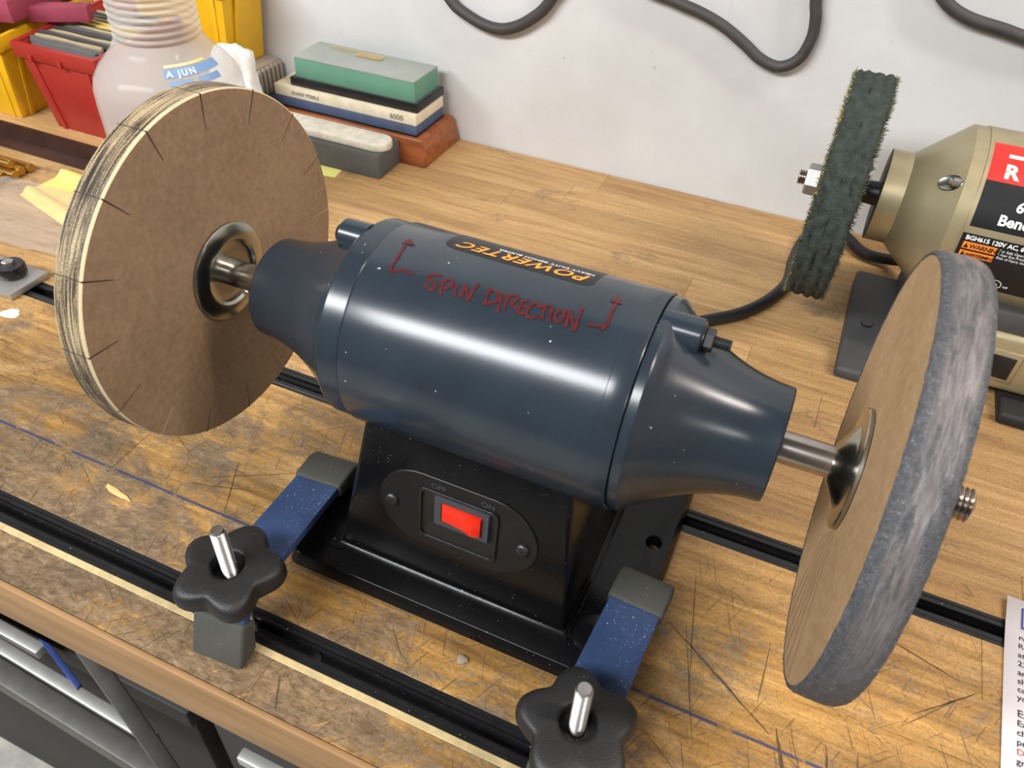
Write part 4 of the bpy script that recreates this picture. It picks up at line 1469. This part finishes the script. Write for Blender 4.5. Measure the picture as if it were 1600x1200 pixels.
# ================================================================ BINS
def bin_(name, c, z0, mat, label, bw=0.084, tw=0.120, dep=0.130, h=0.0960, back=0.012, group='plastic parts bins', parent=None):
    """open-top parts bin: c = (x centre, y of the front at the floor)"""
    x, y = c
    t = thing(name, (x, y + dep / 2, z0), label, 'bin', group)
    hb, ht = bw / 2, tw / 2 - 0.004
    yb = y + dep
    wl = 0.0018
    th = h - 0.014
    def ringrect(f, zz, s):
        k = f
        hx = hb + (ht - hb) * k
        return [(x - hx + s, y - 0.007 * k + s, zz), (x + hx - s, y - 0.007 * k + s, zz), (x + hx - s, yb - s, zz), (x - hx + s, yb - s, zz)]
    a = ringrect(0, z0, 0)
    b = ringrect(1, z0 + h, 0)
    ci = ringrect(1, z0 + h, wl)
    di = ringrect(0.03, z0 + 0.003, wl)
    for L in (b, ci):
        for i in (2, 3):
            L[i] = (L[i][0], L[i][1], L[i][2] + back)
    vs = a + b + ci + di
    fs = [(3, 2, 1, 0), (12, 13, 14, 15)]
    for i in range(3):
        for k in range(4):
            fs.append((i * 4 + k, i * 4 + (k + 1) % 4, (i + 1) * 4 + (k + 1) % 4, (i + 1) * 4 + k))
    MB().add(vs, fs).build('bin_body', mat, t, bevel=0.0012, smooth=40)
    # thick rim band round the mouth
    mb = MB()
    e = 0.004
    def off(L, s, dz):
        cx_, cy_ = x, (y + yb) / 2
        return [(p[0] + (s if p[0] > cx_ else -s), p[1] + (s if p[1] > cy_ else -s), p[2] + dz) for p in L]
    o0, o1 = off(b, e * 0.7, -0.016), off(b, e, 0.0005)
    i0, i1 = off(b, -0.0001, -0.016), off(b, -0.0025, 0.0005)
    vs = o0 + o1 + i1 + i0
    fs = []
    for i in range(4):
        for k in range(4):
            fs.append((i * 4 + k, i * 4 + (k + 1) % 4, ((i + 1) % 4) * 4 + (k + 1) % 4, ((i + 1) % 4) * 4 + k))
    mb.add(vs, fs)
    mb.build('rim', mat, t, bevel=0.0010, smooth=40)
    # corner ribs on the front and side
    for sx in (-1, 1):
        xa, xb3 = x + sx * (hb - 0.012), x + sx * (ht - 0.016)
        mb = MB()
        mb.add([(xa - 0.003, y - 0.0016, z0), (xa + 0.003, y - 0.0016, z0), (xa + 0.003, y + 0.001, z0), (xa - 0.003, y + 0.001, z0),
                (xb3 - 0.003, y - 0.0076, z0 + th), (xb3 + 0.003, y - 0.0076, z0 + th), (xb3 + 0.003, y - 0.004, z0 + th), (xb3 - 0.003, y - 0.004, z0 + th)],
               [(0, 3, 2, 1), (4, 5, 6, 7), (0, 1, 5, 4), (1, 2, 6, 5), (2, 3, 7, 6), (3, 0, 4, 7)])
        mb.build('rib', mat, t, bevel=0.0006)
        mb = MB()
        xs0, xs1 = x + sx * (hb + 0.0010), x + sx * (ht + 0.0006)
        yy = y + 0.012
        mb.add([(xs0 - 0.0014, yy, z0), (xs0 + 0.0014, yy, z0), (xs0 + 0.0014, yy + 0.006, z0), (xs0 - 0.0014, yy + 0.006, z0),
                (xs1 - 0.0014, yy, z0 + th), (xs1 + 0.0014, yy, z0 + th), (xs1 + 0.0014, yy + 0.006, z0 + th), (xs1 - 0.0014, yy + 0.006, z0 + th)],
               [(0, 3, 2, 1), (4, 5, 6, 7), (0, 1, 5, 4), (1, 2, 6, 5), (2, 3, 7, 6), (3, 0, 4, 7)])
        mb.build('rib', mat, t, bevel=0.0006)
    for sx in (-0.6, 0.15):
        bx = x + sx * ht
        MB().box((bx - 0.0022, y - 0.0130, z0 + h - 0.017), (bx + 0.0022, y - 0.0088, z0 + h - 0.009)).build('label_clip', mat, t, bevel=0.0008)
    return t


bin_('parts_bin', (-0.6200, 0.3160), 0, M['red_bin'], 'red plastic bin filled with upright sandpaper sheets')
bin_('parts_bin', (-0.7570, 0.3120), 0, M['yellow_bin'], 'yellow plastic bin at the far left beside the red bin')
bin_('parts_bin', (-0.5600, 0.4420), 0.0525, M['yellow_bin'], 'yellow plastic bin raised on the grey ribbed tray behind the bottle', bw=0.112, tw=0.150, dep=0.064, h=0.100)
ty = thing('ribbed_tray', (-0.57, 0.47, 0), 'grey ribbed tray under the rear yellow bin', 'tray')
MB().box((-0.660, 0.436, 0.0), (-0.482, 0.512, 0.0045)).build('tray_base', M['navy'], ty, bevel=0.001)
MB().box((-0.658, 0.438, 0.0045), (-0.484, 0.511, 0.0520)).build('tray_body', M['grey_tray'], ty, bevel=0.002)
for i in range(9):
    yy = 0.4400 + i * 0.0080
    MB().box((-0.4845, yy, 0.006), (-0.4800, yy + 0.0045, 0.0500)).build('rib', M['grey_tray'], ty, bevel=0.0012)
for i in range(12):
    xx = -0.654 + i * 0.0140
    MB().box((xx, 0.4335, 0.006), (xx + 0.0070, 0.4385, 0.0500)).build('rib', M['grey_tray'], ty, bevel=0.0012)
nb = MB().box((-0.4780, 0.440, 0.0), (-0.4600, 0.500, 0.0220)).build('navy_block', M['navy'], bevel=0.002)
tag(nb, 'dark navy block wedged between the ribbed tray and the stones', 'block')

NTH = ['front', 'second', 'third', 'fourth', 'fifth', 'sixth', 'seventh', 'eighth', 'ninth', 'tenth', 'eleventh', 'twelfth', 'thirteenth', 'fourteenth', 'fifteenth', 'sixteenth', 'seventeenth', 'eighteenth', 'nineteenth', 'rearmost']
HUE = ['grey', 'dark grey', 'tan', 'yellow']
for i in range(20):
    yy = 0.3190 + i * 0.0060
    hx = 0.0490 + random.uniform(-0.003, 0.003)
    top = 0.0985 + random.uniform(-0.0016, 0.0016)
    lean = random.uniform(0.000, 0.0012)
    hi_ = (0, 0, 2, 1, 0, 2, 1, 1, 0, 2, 1, 3, 3, 1, 2, 0, 1, 2, 0, 1)[i]
    mt = SHEETS[hi_]
    th = random.uniform(0.0026, 0.0042)
    xc = -0.620 + random.uniform(-0.002, 0.002)
    hb = 0.036
    k = 10
    mb = MB()
    vs = []
    for j in range(k + 1):
        u = -1 + 2 * j / k
        wv = 0.0003 * math.sin(u * 4 + i)
        for (dy, zz, hh) in ((0, 0.004, hb), (th, 0.004, hb), (th + lean, top, hx), (lean, top, hx)):
            vs.append((xc + hh * u, yy + dy + wv, zz + (0.0004 * math.sin(u * 5 + i * 2) if zz > 0.05 else 0)))
    fs = [(0, 1, 2, 3), tuple(4 * k + q for q in (3, 2, 1, 0))]
    for j in range(k):
        for q in range(4):
            fs.append((4 * j + q, 4 * j + (q + 1) % 4, 4 * j + 4 + (q + 1) % 4, 4 * j + 4 + q))
    mb.add(vs, fs)
    o = mb.build('sandpaper_sheet', mt, smooth=40)
    tag(o, '%s sandpaper sheet, %s in the row standing in the red bin' % (HUE[hi_], NTH[i]), 'sandpaper', 'sandpaper sheets in the red bin')

mbk = MB().box((-0.870, 0.316, 0.1100), (-0.684, 0.440, 0.1330), 0.22, (-0.70, 0.33, 0)).build('maroon_board', M['maroon'], bevel=0.0015)
tag(mbk, 'large maroon painted board lying across the left yellow bin', 'board')
mbs = MB().box((-0.700, 0.3600, 0.1035), (-0.635, 0.3790, 0.1200), 0.55, (-0.667, 0.37, 0)).build('maroon_block', M['maroon'], bevel=0.0012)
tag(mbs, 'small maroon block lying on the rim of the red bin', 'block')

# ================================================================ BOTTLE AND RAG
bc = (-0.3700, 0.2200)
bt = thing('juice_bottle', (bc[0], bc[1], 0), 'clear plastic bottle with ribbed neck behind the left paper wheel', 'bottle')
prof = [(0.0, 0.052), (0.004, 0.0595), (0.012, 0.0615), (0.128, 0.0620), (0.142, 0.0612), (0.150, 0.0585), (0.158, 0.0530), (0.166, 0.0450), (0.173, 0.0390), (0.178, 0.0362)]
prof_shoulder = list(prof[3:])
z = 0.180
for i in range(13):
    prof += [(z, 0.0335), (z + 0.0015, 0.0350), (z + 0.0033, 0.0352), (z + 0.0048, 0.0336)]
    z += 0.0056
prof += [(z + 0.004, 0.0350), (z + 0.02, 0.040), (z + 0.04, 0.0380), (z + 0.055, 0.020), (z + 0.060, 0.0150), (z + 0.078, 0.0150)]
mb = MB().lathe(prof, bc, 'z', 72, caps=False)
b0 = mb.build('bottle_wall', M['bottle'], bt, smooth=50)
MB().lathe([(z + 0.064, 0.0172), (z + 0.080, 0.0172), (z + 0.081, 0.0150)], bc, 'z', 32).build('cap', M['paint_white'], bt)


def bpt(ang, zz, d=0.0003):
    """point just outside the bottle shoulder"""
    a = math.radians(ang)
    r = 0.0362
    for (za, ra), (zb_, rb_) in zip(prof_shoulder, prof_shoulder[1:]):
        if za <= zz <= zb_:
            r = ra + (rb_ - ra) * (zz - za) / (zb_ - za)
    return (bc[0] + (r + d) * math.cos(a), bc[1] + (r + d) * math.sin(a), zz + d * 0.5)


def bpatch(a0, a1, z0, z1, mat, name, d=0.0003):
    k = 24
    vs = []
    for i in range(k + 1):
        a = a0 + (a1 - a0) * i / k
        vs += [bpt(a, z0 + (z1 - z0) * j / 3, d) for j in range(4)]
    return MB().add(vs, [(4 * i + j, 4 * i + 4 + j, 4 * i + 5 + j, 4 * i + 1 + j) for i in range(k) for j in range(3)]).build(name, mat, bt, smooth=60)


bpatch(-47, 12, 0.1610, 0.1665, M['bottle_print'], 'label_band')
bpatch(-46, 0, 0.1672, 0.1690, M['bottle_print2'], 'label_stripe')
bpatch(-44, -24, 0.1545, 0.1590, M['bottle_print'], 'label_patch')
bpatch(-18, 4, 0.1545, 0.1590, M['bottle_print'], 'label_patch')
mb = MB()
add_text(mb, 'A JUN', 0.0066, lambda x, y: bpt(-45 + math.degrees(x / 0.0440), 0.1616 + y * 0.8, 0.0007), bold=0.0002, spacing=1.3)
mb.build('label_lettering', M['label_white'], bt, smooth=0)


def crumple(name, mat, c, s, label, cat, amp=0.28, seed=0):
    bm = bmesh.new()
    bmesh.ops.create_icosphere(bm, subdivisions=4, radius=1.0)
    for v in bm.verts:
        p = v.co.copy()
        d = 1 + amp * mnoise.noise(p * 1.6 + Vector((seed, 0, 0))) + amp * 0.5 * mnoise.noise(p * 4.0 + Vector((seed, 3, 0)))
        q = Vector((p.x * s[0], p.y * s[1], p.z * s[2])) * d
        q.z = max(q.z, -s[2])
        v.co = q
    lo = min(v.co.z for v in bm.verts)
    bmesh.ops.translate(bm, verts=bm.verts, vec=(0, 0, -lo))
    me = bpy.data.meshes.new(name)
    bm.to_mesh(me)
    bm.free()
    me.materials.append(mat)
    for p in me.polygons:
        p.use_smooth = True
    return tag(link(name, me, None, c), label, cat)


crumple('white_rag', M['rag'], (-0.4580, 0.3950, 0.0), (0.0300, 0.0260, 0.0560), 'crumpled white cotton rag behind the clear bottle', 'rag', seed=2.3)

# ================================================================ LEFT REAR CLUTTER
ab = thing('angle_bar', (-0.72, 0.26, 0), 'long dark brown steel angle bar lying before the bins', 'steel bar')
MB().prism([(0.248, 0.0), (0.272, 0.0), (0.272, 0.018), (0.269, 0.018), (0.269, 0.003), (0.248, 0.003)], lambda q: (-1.15, q[0], q[1]), lambda q: (-0.44, q[0], q[1])).build('angle_section', M['bar'], ab, bevel=0.0006)

rods = [(0.2200, 0.0048, -0.5970), (0.2105, 0.0052, -0.5990), (0.2010, 0.0050, -0.5970), (0.1935, 0.0048, -0.6060), (0.1850, 0.0050, -0.6010), (0.2060, 0.0048, -0.6050)]
RODS = ['farthest back in', 'second from the back of', 'in the middle of', 'second from the front of', 'nearest the camera in', 'lying on top of']
for i, (yy, r, xe) in enumerate(rods):
    zc = r if i < 5 else r * 2.75
    o = MB().lathe([(-0.95, r), (xe - 0.0006, r), (xe, r - 0.0006)], (yy, zc), 'x', 18).build('brass_rod', M['brass'], smooth=40)
    tag(o, 'thin brass rod %s the small pile at the left edge' % RODS[i], 'rod', 'brass rods at the left edge')

# folded yellow paper under the plastic bag
def sheet(name, mat, quad, nx, ny, zf, label, cat, thick=0.0006):
    """bent sheet over a world-space quad (four xy corners)"""
    a, b, c, d = [Vector((*q, 0)) for q in quad]
    vs, fs = [], []
    for j in range(ny + 1):
        for i in range(nx + 1):
            u, v = i / nx, j / ny
            p = (a * (1 - u) + b * u) * (1 - v) + (d * (1 - u) + c * u) * v
            p.z = zf(u, v)
            vs.append(p)
    for j in range(ny):
        for i in range(nx):
            q = j * (nx + 1) + i
            fs.append((q, q + 1, q + nx + 2, q + nx + 1))
    o = MB().add(vs, fs).build(name, mat, smooth=60)
    o.modifiers.new('thick', 'SOLIDIFY').thickness = thick
    return tag(o, label, cat)


sheet('folded_yellow_paper', M['foam'], ((-0.568, 0.178), (-0.470, 0.150), (-0.480, 0.238), (-0.566, 0.243)), 30, 16,
      lambda u, v: 0.0012 + 0.0055 * (max(0, math.sin(v * 9.5)) ** 3), 'pale yellow folded paper partly covered by the clear bag', 'paper')
sheet('plastic_bag', M['bag'], ((-0.640, 0.085), (-0.430, 0.105), (-0.455, 0.205), (-0.600, 0.190)), 60, 36,
      lambda u, v: 0.0085 + 0.0022 * mnoise.noise(Vector((u * 6, v * 5, 1.0))) + 0.0030 * abs(mnoise.noise(Vector((u * 11 + v * 4, v * 7, 4.0)))), 'crumpled clear plastic bag lying on the bench at the left', 'bag', 0.0002)

# stop block with black knob on the rear track
sbk = thing('stop_block', (-0.46, 0.066, 0), 'grey metal stop with round black knob on the rear track', 'stop block')
MB().box((-0.510, 0.046, 0.0002), (-0.4275, 0.0860, 0.0062)).build('plate', M['alu'], sbk, bevel=0.0008)
MB().prism([(-0.530, 0.0062), (-0.452, 0.0062), (-0.452, 0.0090), (-0.474, 0.024), (-0.530, 0.024)], lambda q: (q[0], 0.0405, q[1] - 0.006), lambda q: (q[0], 0.0455, q[1] - 0.006)).build('fence', M['alu'], sbk, bevel=0.0006)
MB().lathe([(0.0062, 0.0110), (0.0085, 0.0125), (0.0150, 0.0125), (0.0170, 0.0115), (0.0170, 0.0060)], (-0.4500, 0.0690), 'z', 40).build('round_knob', M['black_plastic'], sbk)
mb = MB().lathe([(0.0150, 0.0050), (0.0200, 0.0050), (0.0208, 0.0040)], (-0.4500, 0.0690), 'z', 6)
mb.build('hex_nut', M['bolt'], sbk, smooth=0)

# ================================================================ INSTRUCTION SHEET
pp = thing('instruction_sheet', (0.352, 0.0942, 0), 'white printed instruction sheet at the right edge of the bench', 'paper')
PA = math.radians(-2.4)


def pq(x, y, z=0.0005):
    """sheet coordinates: x right, y down from the top left corner"""
    return (0.3520 + x * math.cos(PA) + y * math.sin(PA), 0.0942 + x * math.sin(PA) - y * math.cos(PA), z)


mb = MB()
n = 12
vs, fs = [], []
for j in range(n + 1):
    for (x, zz) in ((0, 0.0006), (0.21, 0.0006)):
        yy = 0.25 * j / n
        lift = 0.0030 * max(0, 1 - yy / 0.05) ** 2 if x == 0 else 0.0
        vs.append(pq(x, yy, zz + lift))
for j in range(n):
    fs.append((2 * j, 2 * j + 1, 2 * j + 3, 2 * j + 2))
mb.add(vs, fs)
ps = mb.build('sheet', M['paper'], pp, smooth=60)
ps.modifiers.new('thick', 'SOLIDIFY').thickness = 0.0003
lines = [('Ro', 0.0290, 0.0062, 0), ('Ro', 0.0350, 0.0052, 0), ('at', 0.0412, 0.0052, 0), ('23', 0.0474, 0.0052, 0), ('an', 0.0536, 0.0052, 0), ('sha', 0.0594, 0.0052, 0), ('com', 0.0650, 0.0052, 0), ('you', 0.0704, 0.0052, 0),
         ('Ex', 0.0810, 0.0062, 0), ('Exc', 0.0868, 0.0052, 0), ('che', 0.0926, 0.0052, 0), ('pre', 0.0984, 0.0052, 0), ('Do', 0.1042, 0.0052, 1), ('grin', 0.1098, 0.0052, 0), ('si', 0.1154, 0.0052, 0)]
for key, nm, mat in ((0, 'print', M['ink']), (1, 'red_print', M['ink_red'])):
    mb = MB()
    for (s, yy, sz, k) in lines:
        if k == key:
            lift = 0.0026 * max(0, 1 - yy / 0.05) ** 2
            add_text(mb, s, sz, lambda x, y: pq(0.0072 + x, yy - y, 0.0012 + lift), bold=0.00008)
    mb.build(nm, mat, pp, smooth=0)
mb = MB()
for (x0, x1, y0, y1) in ((0.0082, 0.0092, 0.0060, 0.0215), (0.0082, 0.030, 0.0060, 0.0068), (0.0082, 0.030, 0.0207, 0.0215)):
    mb.add([pq(x0, y0, 0.0036), pq(x1, y0, 0.0036), pq(x1, y1, 0.0030), pq(x0, y1, 0.0030)], [(0, 3, 2, 1)])
mb.build('blue_frame', M['ink_blue'], pp, smooth=0)
